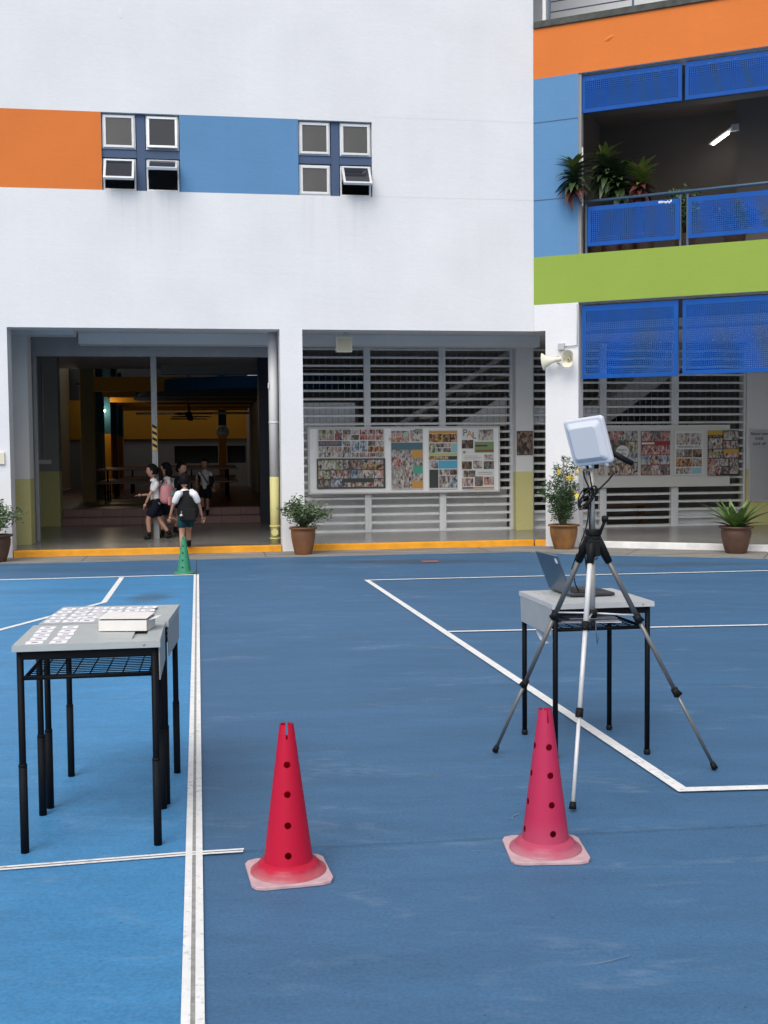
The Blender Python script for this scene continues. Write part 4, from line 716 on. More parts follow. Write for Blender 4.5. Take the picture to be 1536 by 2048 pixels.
def cone(name, label, loc, rz, h, base, body_m, m_, mb_, square=True, az0=0.):
    t = thing(name, label, 'cone', loc, rz); k = h/.523; th = .0035; n = 64
    zb, rb, rt = (.0145*k, .0896*k, .0245*k) if square else (.03*k, .098*k, .026*k)
    rad_ = lambda z: rb + (rt-rb)*(z-zb)/(h-zb); zz_ = [zb + (h-zb)*i/30 for i in range(31)]
    prof = [(rad_(z), z) for z in zz_] + [(rad_(z)-th, z) for z in zz_[::-1]]
    q = MB(); q.lathe(prof + [prof[0]], n); o = q.build('cone_body', body_m, t)
    bm = bmesh.new(); bm.from_mesh(o.data); bmesh.ops.remove_doubles(bm, verts=bm.verts, dist=1e-5); bmesh.ops.recalc_face_normals(bm, faces=bm.faces); bm.to_mesh(o.data); bm.free()
    ct = MB()
    for zz in (.392,.293,.190,.090):
        for a in range(4): ct.tube([Vector((math.cos(az0+a*math.pi/2),math.sin(az0+a*math.pi/2),0))*d+Vector((0,0,zz*k)) for d in (.018*k,.2)], .0118*k, 16)
    ct.box(-.0032,.0032,-.1,.1,h-.046*k,h+.05, M=Matrix.Rotation(az0-R(90),4,'Z'))
    cu = ct.build('cutter', m_); cu.parent = t; bo = o.modifiers.new('b','BOOLEAN'); bo.operation = 'DIFFERENCE'; bo.object = cu; bo.solver = 'EXACT'; bo.use_self = True
    bpy.context.view_layer.update(); to_mesh(o); bpy.data.objects.remove(cu)
    me = o.data; sl = (rb-rt)/(h-zb); ns = []
    for v in me.vertices:
        r_ = math.hypot(v.co.x, v.co.y); sg_ = 1 if r_ > rad_(v.co.z)-th*.5 else -1; d = Vector((v.co.x, v.co.y, sl*r_)); ns.append(d.normalized()*sg_ if r_ > 1e-5 else Vector((0,0,1)))
    for p_ in me.polygons: p_.use_smooth = True
    me.normals_split_custom_set_from_vertices(ns)
    if square:
        MB().lathe([(.131*k,.012*k),(.130*k,.019*k),(.124*k,.024*k),(.112*k,.029*k),(.107*k,.034*k),(.106*k,.040*k),(.101*k,.046*k),(.092*k,.050*k),(.0875*k,.0535*k),(.080*k,.0545*k)], n).build('collar', m_, t)
        c = .04; a = base/2; pts = [(-a+c,-a),(a-c,-a),(a-c*.3,-a+c*.3),(a,-a+c),(a,a-c),(a-c*.3,a-c*.3),(a-c,a),(-a+c,a),(-a+c*.3,a-c*.3),(-a,a-c),(-a,-a+c),(-a+c*.3,-a+c*.3)]
        MB().poly(pts, .001, .014).build('base_plate', mb_, t, bevel=.003)
    else: MB().lathe([(.15*k,.001),(.15*k,.008),(.135*k,.02*k),(.115*k,.026*k),(.099*k,.0305*k),(.09*k,.031*k)], n).build('collar', m_, t)
    return t
REDA = ramp_mat('red_cone_plastic', (.74,.016,.066), (.70,.03,.085), (.60,.34,.37), .085, .12); PINKA = ramp_mat('faded_pink_cone_plastic', (.70,.052,.155), (.68,.11,.21), (.60,.36,.41), .085, .26)
REDB = ramp_mat('red_cone_body', (.74,.016,.066), (.70,.03,.085), (.60,.03,.08), .085, .12); PINKB = ramp_mat('pink_cone_body', (.70,.052,.155), (.68,.11,.21), (.58,.10,.18), .085, .26)
PLATE = mat('sun_bleached_cone_base', (.54,.36,.39), .6, var=.16, vscale=16, bump=.15, bscale=60); GRN_ = mat('green_cone_plastic', (.03,.24,.13), .45, var=.08, vscale=20)
cone('traffic_cone', 'deep red slotted cone with holes, left of the two red cones', (-.341,3.815,0), R(13), .523, .278, REDB, REDA, PLATE, az0=R(-98))
cone('traffic_cone', 'faded pinkish red slotted cone with holes, in front of the tripod', (.574,4.008,0), R(2), .523, .284, PINKB, PINKA, PLATE, az0=R(-80))
cone('traffic_cone', 'small green cone with holes at the far corner of the court line', (-2.43,13.60,.008), R(0), .445, .25, GRN_, GRN_, GRN_, False, az0=R(-95))

# ================================================================== desks
def desk(label, loc, rz, W, D, H, top, flip=1, sleeves=True, foot=.47):
    """x across (flip=+1: back panel and pencil groove on +x), y in depth"""
    t = thing('school_desk', label, 'desk', loc, rz); hx, hy = W/2, D/2; f = flip
    tp = MB(); g0, g1 = f*(hx-.105), f*(hx-.055); ga, gb = min(g0,g1), max(g0,g1)
    tp.box(-hx,ga if f > 0 else ga,-hy,hy,H-.022,H) if ga > -hx else None
    tp.box(gb,hx,-hy,hy,H-.022,H); tp.box(ga+.0002,gb-.0002,-hy,-hy+.07,H-.022,H-.0002).box(ga+.0002,gb-.0002,hy-.07,hy,H-.022,H-.0002).box(ga+.0002,gb-.0002,-hy+.0702,hy-.0702,H-.022,H-.010)
    o = tp.build('desk_top', top, t)
    MB().box(-hx-.002,hx+.002,-hy-.003,-hy-.0005,H-.024,H-.001).build('edge_band', top, t)
    p = MB(); x0 = f*(hx-.006); x1 = f*(hx-.0015)
    p.add([(x0,-hy+.02,H-.023),(x0,hy-.02,H-.023),(x0,hy-.03,H-.15),(x0,-hy+.03,H-.15),(x1,-hy+.02,H-.023),(x1,hy-.02,H-.023),(x1,hy-.03,H-.15),(x1,-hy+.03,H-.15)], [(0,1,2,3),(7,6,5,4),(0,4,5,1),(1,5,6,2),(2,6,7,3),(3,7,4,0)]); p.build('back_panel', PANEL, t)
    for x in (hx*.78,): MB().lathe([(0,.002),(.004,.0015),(.005,0)], 10, M=Matrix.Translation((x,-hy-.0036,H-.012)) @ Matrix.Rotation(R(90),4,'X')).build('screw', STEELG, t)
    lx, ly = hx-.022, hy-.022
    for sx in (-1,1):
        for sy in (-1,1):
            l_ = MB().tube([(sx*lx,sy*ly,.0),(sx*lx,sy*ly,H-.022)], .0125, 14).build('leg', BLACK, t)
            if sleeves: MB().tube([(sx*lx,sy*ly,.0),(sx*lx,sy*ly,.325)], .0152, 14).tube([(sx*lx,sy*ly,.323),(sx*lx,sy*ly,.332)], [.0160,.0145], 14).build('sleeve', SLEEVE, l_)
            else: MB().lathe([(.0,.001),(.0145,.002),(.0165,.012),(.0145,.024),(.0125,.026)], 14, c=(sx*lx,sy*ly,0)).build('foot', BLACKP, l_)
    zr = H-.125
    MB().box(-lx,lx,-ly-.01,-ly+.01,H-.056,H-.0225).box(-lx,lx,ly-.01,ly+.01,H-.056,H-.0225).box(-lx-.01,-lx+.01,-ly+.011,ly-.011,H-.05,H-.0225).box(lx-.01,lx+.01,-ly+.011,ly-.011,H-.05,H-.0225).build('apron_frame', BLACK, t)
    rk = MB(); rk.tube([(-lx+.012,-ly,zr),(lx-.012,-ly,zr)], .0075, 8).tube([(-lx+.012,ly,zr),(lx-.012,ly,zr)], .0075, 8).tube([(-lx+.016,-ly,zr),(-lx+.016,ly,zr)], .0075, 8).tube([(lx-.016,-ly,zr),(lx-.016,ly,zr)], .0075, 8); ro = rk.build('wire_rack', BLACK, t)
    wm = MB().tube([(-lx+.016,0,0),(lx-.016,0,0)], .0022, 5).mesh('wire', BLACK); wn = MB().tube([(0,-ly,0),(0,ly,0)], .0026, 5).mesh('wire', BLACK)
    for k in range(1,12): inst(wm, 'wire', ro, (0,-ly+2*ly*k/12,zr+.003))
    for k in range(1,8): inst(wn, 'wire', ro, (-lx+2*lx*k/8,0,zr-.002))
    return t
RZ, RZF = R(8.5), R(5)
D1 = desk('grey desk nearest the camera on the left, holding a white carton', (-1.117,4.283,0), RZ, .520, .478, .770, DESK)
D2 = desk('grey desk pushed behind the nearest left desk, covered with cards', (-1.166,4.80,0), RZF, .516, .50, .770, DESK)
D3 = desk('pale grey desk on the right with a laptop, behind the tripod', (.978,5.50,0), R(10), .50, .53, .737, DESKR, flip=-1, sleeves=False)
def on(c, rz, x, y, z): return (c[0]+x*math.cos(rz)-y*math.sin(rz), c[1]+x*math.sin(rz)+y*math.cos(rz), z)
cm = MB().box(-.030,.030,-.032,.032,0,.0006).mesh('card', CARD); pmk = MB().box(-.010,.010,-.008,.008,.0007,.0009).mesh('print', CARDP); pmb = MB().box(-.013,.013,-.011,.011,.0006,.00068).mesh('print', flat('mauve', (.62,.56,.64)))
ordn = ('first','second','third','fourth','fifth','sixth')
def put_cards(c, zz, xs, ys_, RZ, skip=(), nm=''):
    for i, x in enumerate(xs):
        for j, y in enumerate(ys_):
            if (i,j) in skip: continue
            o = tag(inst(cm, 'card', None, on(c, RZ, x+rn.uniform(-.006,.006), y+rn.uniform(-.006,.006), zz+.0004+.00025*((i+j) % 2)), (0,0,RZ+rn.uniform(-.10,.10))), 'white printed card on the %s, %s row, %s from left' % (nm, ordn[j], ordn[i]), 'card', 'cards laid out on the left desks')
            inst(pmb, 'print', o); inst(pmk, 'print', o)
put_cards((-1.112,4.285), .770, (-.195,-.112), (-.20,-.112,-.024,.066,.155), RZ, nm='near desk')
put_cards((-1.166,4.80), .770, (-.218,-.145,-.075,-.004,.066,.136), (-.20,-.11,-.02,.075,.17), RZF, skip=((3,0),(4,0),(4,1),(3,1)), nm='far desk')
cb = thing('carton', 'open white cardboard carton on the nearest desk', 'box', on((-1.112,4.285), RZ, .115, .07, .7725), RZ-R(9))
MB().box(-.094,.094,-.075,-.073,.001,.042).build('front_side', BOXW, cb); MB().box(-.094,.094,.073,.075,.001,.042).build('rear_side', BOXW, cb)
MB().box(-.0935,-.0915,-.0725,.0725,.001,.041).build('end_side', BOXW, cb); MB().box(.0915,.0935,-.0725,.0725,.001,.041).build('end_side', BOXW, cb); MB().box(-.0912,.0912,-.0725,.0725,.001,.004).build('bottom', BOXIN, cb)
MB().box(-.094,.094,-.15,0,0,.002).build('lid', BOXW, cb, loc=(0,.074,.0515), rot=(R(1.5),0,0)); 
q = MB(); q.add([(.096,-.06,.0),(.125,-.045,.006),(.128,.04,.006),(.097,.06,0),(.096,-.06,-.04),(.097,.06,-.04)], [(0,1,2,3),(0,4,5,3)]); q.build('end_flap', BOXW, cb, loc=(0,0,.040)); MB().box(-.094,-.093,-.0762,-.0755,.002,.041).box(.0925,.094,-.0762,-.0755,.002,.041).build('dark_edge', BOXIN, cb)
q = MB(); q.add([(-.095,-.06,.0),(-.118,-.04,.012),(-.112,.04,.012),(-.095,.06,0)], [(0,1,2,3)]); q.build('end_flap', BOXW, cb, loc=(0,0,.046))

# laptop
RZ3 = R(10)
lp = thing('laptop', 'dark laptop open on the right desk, its lid leaning left', 'laptop', (.985,5.60,.7375), RZ3+R(2))
LAPD = mat('dark_laptop_shell', (.03,.033,.038), .4); LIDM = mat('blue_grey_laptop_lid', (.05,.085,.13), .3, var=.1, vscale=8); KEY = mat('laptop_keys', (.012,.012,.013), .5)
MB().box(-.11,.115,-.15,.15,.004,.019).build('base', LAPD, lp, bevel=.005); 
km = MB().box(-.0065,.0065,-.0085,.0085,0,.002).mesh('key', KEY); kb = MB().box(-.085,-.005,-.13,.13,.0192,.0198).build('keyboard', KEY, lp)
for i in range(5):
    for j in range(13): inst(km, 'key', kb, (-.077+i*.016, -.12+j*.020, .0198))
MB().box(.02,.09,-.045,.045,.0193,.0197).build('touchpad', LAPD, lp)
ld_ = MB().box(-.009,0,-.15,.15,0,.205).build('lid', LIDM, lp, bevel=.003, loc=(-.108,0,.016), rot=(0,R(-21),0)); MB().box(.0003,.001,-.14,.14,.012,.193).build('screen', GLASSD, ld_); MB().box(-.0098,-.0092,-.135,-.105,.165,.19).build('sticker', CARD, ld_)
wc = thing('laptop_cable', 'thin dark cable looping up from the laptop behind the tripod', 'cable', (0,0,0)); MB().tube([(.955,5.50,.755),(.93,5.46,.80),(.91,5.44,.88),(.93,5.42,.95),(.98,5.42,.98),(1.02,5.42,.965),(1.03,5.42,.93),(1.0,5.42,.91)], .003, 6).build('wire', BLACK, wc); MB().tube([(.96,5.28,.745),(.955,5.23,.78),(.93,5.15,.9),(.90,5.05,1.0)], .003, 6).build('wire', BLACK, wc)
pa = thing('paper_stack', 'loose white papers in plastic on the wire rack under the right desk', 'papers', (.975,5.48,.625), RZ3)
for k in range(5): MB().box(-.17+.01*k,.14-.012*k,-.19+.012*k,.16,0,.004).build('sheet', CARD, pa, loc=(0,0,.006+.005*k), rot=(R(1.2*(k%3-1)),R(1.5*(k%2)),R(4*(k-2))))
tp_ = thing('cloth_tape', 'white tape hanging in a loop below the right desk panel', 'tape', (0,0,0)); q = MB(); pts = [(.74,5.52,.60),(.745,5.50,.56),(.757,5.46,.53),(.78,5.42,.515),(.80,5.38,.53),(.812,5.33,.58)]
for i in range(len(pts)-1): a, b = Vector(pts[i]), Vector(pts[i+1]); q.add([a, b, b+Vector((.016,.006,.004)), a+Vector((.016,.006,.004))], [(0,1,2,3)])
q.build('band', CARD, tp_)

# ================================================================== tripod, antenna
TC = Vector((.915,4.93,0)); feet = ((.523,5.339),(.747,4.451),(1.484,5.011))
tr = thing('tripod', 'aluminium camera tripod standing before the right desk', 'tripod', TC); tr.location = TC
def rel(x, y, z): return Vector((x,y,z)) - TC
for i, (fx, fy) in enumerate(feet):
    d = Vector((fx-TC.x, fy-TC.y, 0)).normalized(); top = Vector((0,0,1.035)) + d*.035; ft = rel(fx,fy,.012)
    P = lambda s: top.lerp(ft, s); m_ = ALUM if i == 1 else ALUMD
    lg = MB().tube([P(.0),P(.33)], .0118, 4 if False else 12).tube([P(.30),P(.66)], .0100, 12).tube([P(.64),P(.985)], .0082, 12).build('leg', m_, tr)
    for s, r_ in ((.325,.0185),(.655,.0165)):
        MB().tube([P(s-.018),P(s+.014)], r_, 8).tube([P(s-.006)+d*.012,P(s+.008)+d*.02], .008, 6).build('clamp', BLACKP, lg)
    MB().tube([P(.975),P(1.0)], [.0125,.0155], 8).build('rubber_foot', BLACKP, lg)
    MB().tube([top-d*.012+Vector((0,0,.035)), P(.005), P(.075)], [.015,.021,.0165], 8).build('shoulder', BLACKP, tr)
    MB().tube([Vector((0,0,.735)), P(.31)], .0042, 6).build('brace', ALUM, tr)
MB().tube([(0,0,.72),(0,0,1.02)], .0125, 14).build('centre_column', POLE, tr); MB().tube([(0,0,.715),(0,0,.75)], .022, 10).tube([(.0,0,.70),(.005,-.01,.665)], .012, 8).build('column_hub', BLACKP, tr)
MB().tube([(0,0,.985),(0,0,1.05)], [.022,.036], 10).tube([(0,0,1.05),(0,0,1.075)], .036, 16).tube([(0,0,1.078),(0,0,1.105)], .031, 16).box(-.026,.026,-.048,-.02,.99,1.06).build('head', BLACKP, tr, bevel=.003)
MB().tube([(.02,-.01,1.06),(.045,-.012,1.125),(.05,-.013,1.14)], [.008,.007,.009], 8).lathe([(0,.016),(.015,.012),(.015,-.01),(0,-.014)], 12, c=(.052,-.014,1.15)).build('crank_handle', BLACKP, tr)
MB().tube([(0,0,1.10),(-.005,0,1.40)], .0118, 14).build('mast', POLE, tr)
MB().tube([(.02,.03,1.475),(.09,.0,1.437)], .006, 8).tube([(.085,.0,1.440),(.10,-.005,1.432),(.172,-.02,1.390)], [.009,.0135,.0125], 10).build('pan_handle', BLACKP, tr); MB().box(-.03,.03,.005,.05,1.37,1.46).build('pan_head', BLACKP, tr, bevel=.006)
MB().tube([(.01,-.02,.70),(.012,-.03,.63),(.016,-.03,.60),(.02,-.03,.625),(.014,-.03,.65)], .0025, 6).build('wrist_cord', STEELB, tr)
an = thing('panel_antenna', 'white square panel antenna tilted on top of the tripod mast', 'antenna', (.893,4.88,1.493)); an.scale = (.91,.94,.96); an.rotation_euler = Matrix(((.717,.643,-.267),(-.689,.711,-.135),(.103,.281,.954))).to_euler()
def rad(): 
    q = MB(); L_ = [(.106,.0),(.110,-.004),(.110,-.016),(.104,-.021),(.094,-.023),(.074,-.040),(.070,-.042)]; vs = []; fs = []; n = 24
    for a, y in L_: vs += [(x, y, z) for x, z in rrect(2*a, 2*a, min(.018, a*.2))]
    for i in range(len(L_)-1):
        for k in range(n): fs.append((i*n+k, i*n+(k+1)%n, (i+1)*n+(k+1)%n, (i+1)*n+k))
    fs.append(tuple((len(L_)-1)*n+k for k in range(n))); fs.append(tuple(k for k in range(n))[::-1]); q.add(vs, fs, 0, False); return q
rad().build('radome', WHITEP, an, bevel=.002); MB().box(-.1,.1,.0005,.012,-.1,.1).build('back_plate', ALUM, an); MB().box(-.03,.03,.012,.04,-.05,.05).build('mount', BLACKP, an)
for x in (-.06,-.025,.07): MB().tube([(x,-.008,-.108),(x,-.008,-.125)], .009, 10).build('cable_gland', WHITEP, an)
cbx = thing('antenna_cable', 'black cable coiled and tied around the tripod mast', 'cable', TC)
q = MB(); q.tube([(-.05,-.05,1.36),(-.04,-.035,1.33),(-.02,-.02,1.29),(-.015,-.018,1.25)], .0036, 6).tube([(-.02,-.03,1.36),(-.01,-.02,1.31),(0,-.016,1.26)], .0036, 6).tube([(.10,.03,1.35),(.07,.0,1.32),(.03,-.018,1.285),(-.01,-.02,1.25)], .0036, 6)
for k in range(5):
    cx_, a_, b_, ti = (-.020,-.012,-.026,-.008,-.016)[k], (.050,.058,.045,.052,.062)[k], (.016,.022,.027,.012,.019)[k], (.85,1.0,1.15,.75,.95)[k]; pts = []
    for i in range(21):
        an_ = 2*math.pi*i/20; x, z = a_*math.cos(an_), b_*math.sin(an_); pts.append((cx_-.012+x*math.cos(ti)-z*math.sin(ti)*.9, -.018-.004*k+.006*math.sin(an_), 1.245+x*math.sin(ti)+z*math.cos(ti)))
    q.tube(pts, .0028, 6, caps=False)
q.tube([(-.02,-.016,1.22),(-.022,-.014,1.16),(-.03,-.02,1.12),(-.045,-.03,1.08),(-.06,-.03,1.04),(-.064,-.03,1.02),(-.058,-.03,1.0)], .0032, 6).tube([(-.012,-.016,1.22),(-.016,-.014,1.15),(-.014,-.014,1.09)], .0032, 6)
q.build('cable', BLACKP, cbx)

# ================================================================== school children
def skin(verts, edges, rads, sub=2):
    me = bpy.data.meshes.new('s'); me.from_pydata([tuple(v) for v in verts], edges, []); o = bpy.data.objects.new('s', me); COL.objects.link(o)
    o.modifiers.new('Skin', 'SKIN'); sv = me.skin_vertices[0].data
    for i, r_ in enumerate(rads): sv[i].radius = r_ if isinstance(r_, tuple) else (r_, r_); sv[i].use_root = (i == 0)
    sb_ = o.modifiers.new('Sub', 'SUBSURF'); sb_.levels = sub; sb_.render_levels = sub
    m_ = bpy.data.meshes.new_from_object(o.evaluated_get(bpy.context.evaluated_depsgraph_get())); vs = [v.co.copy() for v in m_.vertices]; fs = [tuple(p.vertices) for p in m_.polygons]
    bpy.data.objects.remove(o); return vs, fs
def head_geo(c, yaw, nod=0.):
    M = Matrix.Translation(c) @ Matrix.Rotation(yaw,4,'Z') @ Matrix.Rotation(nod,4,'Y'); vs = []; fs = []; n, r_ = 20, 14     # face towards +x
    for i in range(r_+1):
        th = math.pi*i/r_
        for k in range(n):
            a = 2*math.pi*k/n; x, y, z = math.sin(th)*math.cos(a), math.sin(th)*math.sin(a), math.cos(th)
            X, Y, Z = x*.092, y*.076, z*.115
            if z < 0: X *= 1-.16*(-z); Y *= 1-.30*(-z)**1.3
            if x > .2 and abs(y) < .28 and -.35 < z < .12: X += .018*math.exp(-(y/.13)**2)*(1-abs(z+.12)/.3 if abs(z+.12) < .3 else 0)
            if x > .55 and abs(abs(y)-.38) < .16 and abs(z-.06) < .12: X -= .006
            if x > .6 and abs(y) < .3 and abs(z+.52) < .08: X += .004
            vs.append(M @ Vector((X,Y,Z)))
    for i in range(r_):
        for k in range(n): fs.append((i*n+k, (i+1)*n+k, (i+1)*n+(k+1)%n, i*n+(k+1)%n))
    return M, vs, fs
def person(label, loc, rz, S_, legs, arms, lean=0., yaw=0., hair='short', lower=NAVY, lower_len=.5, shirt=SHIRT, socks=True, nod=0., skirt=True):
    """forward is +x; legs: per side (knee, ankle); arms: per side (elbow, wrist); side y is +left"""
    t = thing('person', label, 'person', loc, rz); t.scale = (S_,S_,S_)
    L = lambda z: (z-.60)*lean
    pel, sp, ch, nk, hb = Vector((0,0,.62)), Vector((L(.76),0,.76)), Vector((L(.90),0,.90)), Vector((L(1.0),0,1.0)), Vector((L(1.05)+.005,0,1.055))
    vs = [pel, sp, ch, nk, hb]; ed = [(0,1),(1,2),(2,3),(3,4)]; rd = [(.085,.07),(.08,.065),(.088,.062),.034,.036]
    shv = [pel+Vector((0,0,-.07)), sp, ch, nk+Vector((0,0,-.012))]; she = [(0,1),(1,2),(2,3)]; shr = [(.115,.095),(.105,.088),(.108,.082),.046]
    lwv = [pel+Vector((0,0,.10)), pel+Vector((0,0,-.02))]; lwe = [(0,1)]; lwr = [(.108,.09),(.115,.095)]
    hands = MB()
    for i, s in enumerate((1,-1)):
        k_, a_ = Vector(legs[i][0]), Vector(legs[i][1]); hip = Vector((0,s*.062,.585)); o = len(vs)
        vs += [hip, k_, k_.lerp(a_,.35), a_]; ed += [(0,o),(o,o+1),(o+1,o+2),(o+2,o+3)]; rd += [.068,.045,.044,.028]
        o = len(lwv); lwv += [hip+Vector((0,0,-.02)), hip.lerp(k_, lower_len*.55), hip.lerp(k_, lower_len)]; lwe += [(1,o),(o,o+1),(o+1,o+2)]; lwr += [.085,.09,.094] if skirt else [.082,.08,.082]
        d = Vector(legs[i][2]) if len(legs[i]) > 2 else Vector((1,0,0)); d.normalize(); dn = (a_-k_).normalized()
        h_, f_ = a_+dn*.045-d*.035, a_+dn*.055+d*.10
        v2, f2 = skin([h_, a_+dn*.04+d*.03, f_], [(0,1),(1,2)], [(.034,.034),(.036,.034),(.024,.036)], 1); shoes = MB(); shoes.add(v2, f2, 0, True); shoes.build('shoe', SHOE, t)
        MB().tube([k_.lerp(a_,.80), a_+dn*.02], [.036,.034], 10).build('sock', SHOE if socks else SHIRT, t)
        e_, w_ = Vector(arms[i][0]), Vector(arms[i][1]); shd = ch+Vector((L(.03),s*.125,.045)); o = len(vs)
        vs += [ch+Vector((0,s*.07,.03)), shd, e_, w_]; ed += [(2,o),(o,o+1),(o+1,o+2),(o+2,o+3)]; rd += [.05,.040,.028,.019]
        o = len(shv); shv += [ch+Vector((0,s*.075,.03)), shd, shd.lerp(e_,.45), shd.lerp(e_,.75)]; she += [(2,o),(o,o+1),(o+1,o+2),(o+2,o+3)]; shr += [.068,.056,.054,.056]
        fd = (w_-e_).normalized(); sd_ = fd.cross(Vector((0,0,1)) if abs(fd.z) < .8 else Vector((1,0,0))).normalized(); pn = fd.cross(sd_)
        v2, f2 = skin([w_-fd*.005, w_+fd*.03, w_+fd*.06], [(0,1),(1,2)], [(.016,.018),(.013,.03),(.010,.03)], 1); hands.add(v2, f2, 0, True)
        for q_, ln in ((-.021,.045),(-.007,.056),(.007,.053),(.021,.042)): b_ = w_+fd*.055+sd_*q_; hands.tube([b_, b_+fd*ln*.5+pn*.004, b_+fd*ln+pn*.014], [.0075,.007,.005], 6)
        b_ = w_+fd*.02+sd_*.026; hands.tube([b_, b_+fd*.02+sd_*.014, b_+fd*.042+sd_*.016], [.009,.008,.006], 6)
    body = MB(); v2, f2 = skin(vs, ed, rd); body.add(v2, f2, 0, True)
    hc = hb+Vector((.012+L(.62)*.0,0,.085)); M, v2, f2 = head_geo(hc, yaw, nod); body.add(v2, f2, 0, True)
    for s in (1,-1): body.lathe([(.0,.012),(.018,.009),(.024,.0),(.018,-.006)], 10, M=M @ Matrix.Translation((-.005,s*.074,-.008)) @ Matrix.Rotation(R(90)*-s,4,'X') @ Matrix.Diagonal((.75,1.25,1,1)).to_4x4())
    body.add(hands.v, hands.f, 0, True); body.build('body', SKIN, t)
    ey = MB(); [ey.lathe([(0,.004),(.010,.001),(.011,-.002)], 10, M=M @ Matrix.Translation((.079,s*.030,.008)) @ Matrix.Rotation(R(90),4,'Y') @ Matrix.Diagonal((.6,1,1,1)).to_4x4()) for s in (1,-1)]; ey.add([M @ Vector(p) for p in ((.0815,-.02,-.062),(.0815,.02,-.062),(.083,.014,-.055),(.083,-.014,-.055))], [(0,1,2,3)]); ey.build('face_features', HAIR, t)
    hv = []; hf = []; n, r_ = 20, 10
    for i in range(r_+1):
        th = R(118)*i/r_
        for k in range(n):
            a = 2*math.pi*k/n; fr = math.cos(a); lim = th*(.50 if fr > .55 else .72 if fr > .1 else 1.0); hv.append(M @ Vector((math.sin(lim)*math.cos(a)*.101-.006, math.sin(lim)*math.sin(a)*.086, math.cos(lim)*.124+.002)))
    for i in range(r_):
        for k in range(n): hf.append((i*n+k, (i+1)*n+k, (i+1)*n+(k+1)%n, i*n+(k+1)%n))
    hr = MB(); hr.add(hv, hf, 0, True)
    if hair == 'tail': v2, f2 = skin([M @ Vector(p) for p in ((-.085,0,.05),(-.125,0,.04),(-.145,0,-.03),(-.14,0,-.12),(-.12,0,-.17))], [(0,1),(1,2),(2,3),(3,4)], [.022,.032,.036,.028,.012], 1); hr.add(v2, f2, 0, True)
    if hair == 'bob': v2, f2 = skin([M @ Vector(p) for p in ((-.03,0,.02),(-.045,0,-.06),(-.05,0,-.12))], [(0,1),(1,2)], [(.075,.085),(.07,.085),(.055,.075)], 1); hr.add(v2, f2, 0, True)
    hr.build('hair', HAIR, t)
    q = MB(); v2, f2 = skin(shv, she, shr); q.add(v2, f2, 0, True); q.tube([nk+Vector((0,0,-.03)), nk+Vector((0,0,.012))], [.062,.048], 14, caps=False); q.build('shirt', shirt, t)
    q = MB(); v2, f2 = skin(lwv, lwe, lwr); q.add(v2, f2, 0, True); q.build('skirt' if skirt else 'shorts', lower, t)
    return t
def backpack(label, loc, rz, m_, W, D, H, kind):
    b = thing('backpack', label, 'backpack', loc, rz)
    q = MB(); v2, f2 = skin([(0,0,.05),(0,0,H*.4),(0,0,H*.75),(0,0,H-.04)], [(0,1),(1,2),(2,3)], [(W*.5,D*.5),(W*.54,D*.55),(W*.5,D*.5),(W*.36,D*.36)], 2); q.add(v2, f2, 0, True); q.build('bag', m_, b)
    MB().box(-W*.36,W*.36,-.05,.0,.04,H*.42).build('front_pocket', m_, b, bevel=.025, seg=3, loc=(0,-D*.42,0))
    for s in (-1,1): MB().tube([(s*W*.28,D*.35,H*.85),(s*W*.34,D*.95,H*.90),(s*W*.36,D*1.35,H*.70),(s*W*.36,D*1.1,H*.35),(s*W*.34,D*.35,H*.15)], .014, 6).build('strap', BAGG if kind == 'pink' else m_, b)
    MB().tube([(-.03,.02,H-.03),(0,.02,H+.03),(.03,.02,H-.03)], .007, 6).build('handle', m_, b)
    if kind == 'pink':
        MB().box(-.035,.035,-.006,0,0,.065).build('badge', BAGT, b, loc=(0,-D*.60,H*.48)); MB().tube([(.12,.02,.10),(.13,.03,-.05),(.125,.04,-.22)], .011, 6).build('dangling_strap', BAGP, b)
    else:
        MB().lathe([(0,.02),(.028,.0),(.024,-.02),(0,-.026)], 10).build('charm', SILV, b, loc=(-W*.30,-D*.75,H*.22)); MB().tube([(0,0,.02),(0.004,.02,.06)], .004, 5).build('charm_cord', SILV, b, loc=(-W*.30,-D*.75,H*.22))
    return b
FZ = .099
PI = math.pi
a = LP(-5.70,1.83,FZ)
person('girl in white shirt and navy skirt walking left, pink backpack, palm held out', a, TL+PI, .955,
       (((.14,.06,.335),(.12,.06,.075)), ((-.03,-.06,.325),(-.20,-.06,.085),(.95,0,-.3))),
       (((.10,.17,.75),(.17,.16,.60)), ((.06,-.17,.74),(.25,-.15,.735))), lean=.10, yaw=0, hair='tail', lower_len=.88)
bp = backpack('pink and grey backpack with a teal badge on the girl walking left', LP(-5.53,1.74,.60), TL+PI/2-R(38), BAGP, .26, .19, .42, 'pink')
a = LP(-5.52,2.3,FZ)
person('girl with dark hair in white shirt, half hidden behind the pink backpack', a, TL+PI*.95, .97,
       (((.12,.06,.335),(.10,.06,.075)), ((.0,-.06,.34),(-.23,-.06,.20),(.6,0,-.8))),
       (((.0,.17,.74),(.1,.17,.60)), ((-.02,-.17,.74),(.10,-.17,.62))), lean=.06, hair='bob', lower_len=.88)
a = LP(-5.33,3.0,FZ)
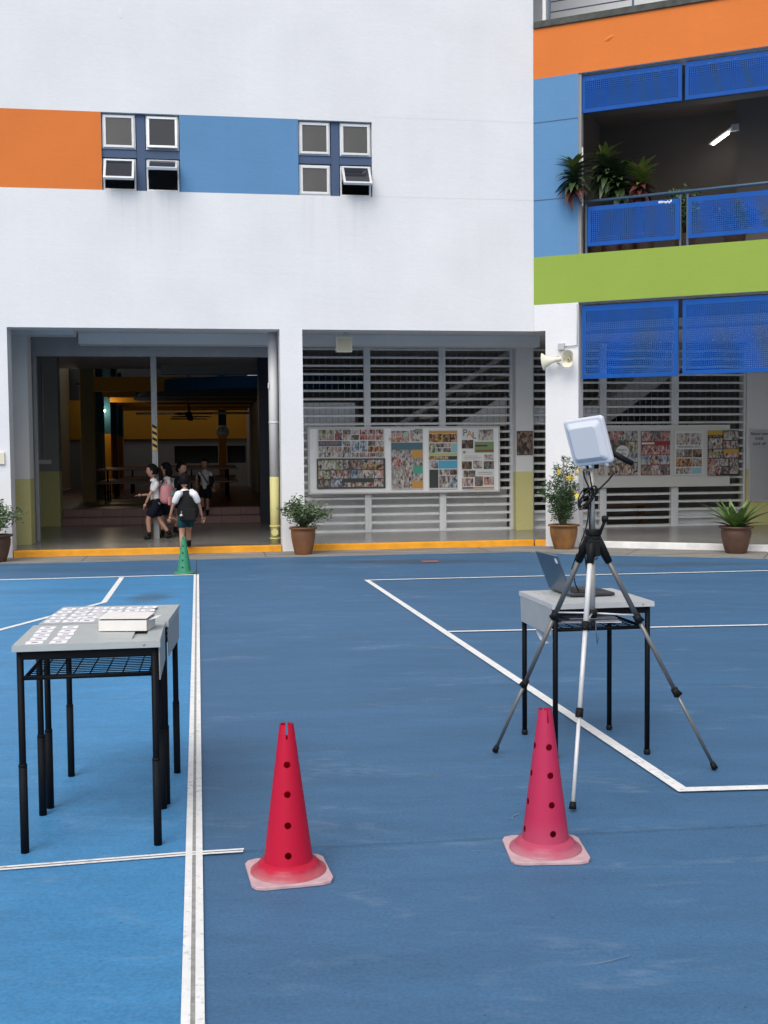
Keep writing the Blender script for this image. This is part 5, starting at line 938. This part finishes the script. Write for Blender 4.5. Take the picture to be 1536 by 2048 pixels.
person('dark-haired child in dark clothes facing right behind the others', a, TL+R(-35), .97,
       (((.06,.06,.33),(.0,.06,.075)), ((-.02,-.06,.33),(-.10,-.06,.08))),
       (((.0,.17,.74),(.12,.14,.68)), ((-.02,-.17,.74),(.08,-.17,.62))), hair='short', shirt=NAVY, lower=NAVY, lower_len=.6, skirt=False)
a = LP(-5.20,-.22,.012)
person('boy in white shirt and teal shorts with a black backpack stepping up the kerb', a, TL+R(98), .93,
       (((.02,.065,.32),(-.06,.075,.075)), ((.17,-.05,.36),(.18,-.06,.18))),
       (((.02,.20,.74),(.08,.23,.60)), ((.0,-.21,.74),(.05,-.25,.58))), lean=.30, hair='short', lower=TEAL, lower_len=.66, skirt=False)
bp = backpack('big black backpack with a silver charm on the boy at the kerb', LP(-5.18,-.25,.44), TL+R(3), BAGK, .32, .21, .55, 'black'); bp.rotation_euler = (R(-12),R(2),TL+R(3))
a = LP(-4.93,5.80,.252)
person('child in grey shirt with black bag straps coming down the hall steps', a, TL-R(97), .88,
       (((.04,.055,.33),(.02,.05,.075)), ((.10,-.055,.34),(.02,-.05,.16))),
       (((-.02,.19,.75),(.04,.20,.62)), ((.0,-.19,.74),(.05,-.18,.6))), hair='short', shirt=GREYV, lower=NAVY, lower_len=.9)
sg = thing('sling_bag', 'black bag with white strap trim on the child on the hall steps', 'bag', LP(-4.93,5.80,.252), TL); sg.scale = (.88,.88,.88)
MB().tube([(-.10,-.10,.98),(-.02,-.13,.85),(.06,-.12,.72)], .012, 6).build('strap', BAGK, sg); MB().tube([(-.15,-.02,.93),(-.12,-.11,.80),(-.13,-.09,.66)], .02, 6).build('shoulder_strap', BAGK, sg); MB().box(.10,.20,-.06,.10,.62,.90).build('pouch', BAGK, sg, bevel=.03); MB().box(-.16,-.08,-.13,-.115,.915,.925).build('trim', WHT, sg)
ch_ = MB(); ch_.add([(.195,4.96,.0095),(.21,4.955,.0095),(.208,4.975,.012)], [(0,1,2)]); tag(ch_.build('fallen_leaf', LEAF), 'tiny fallen green leaf on the blue court between the cones', 'leaf')
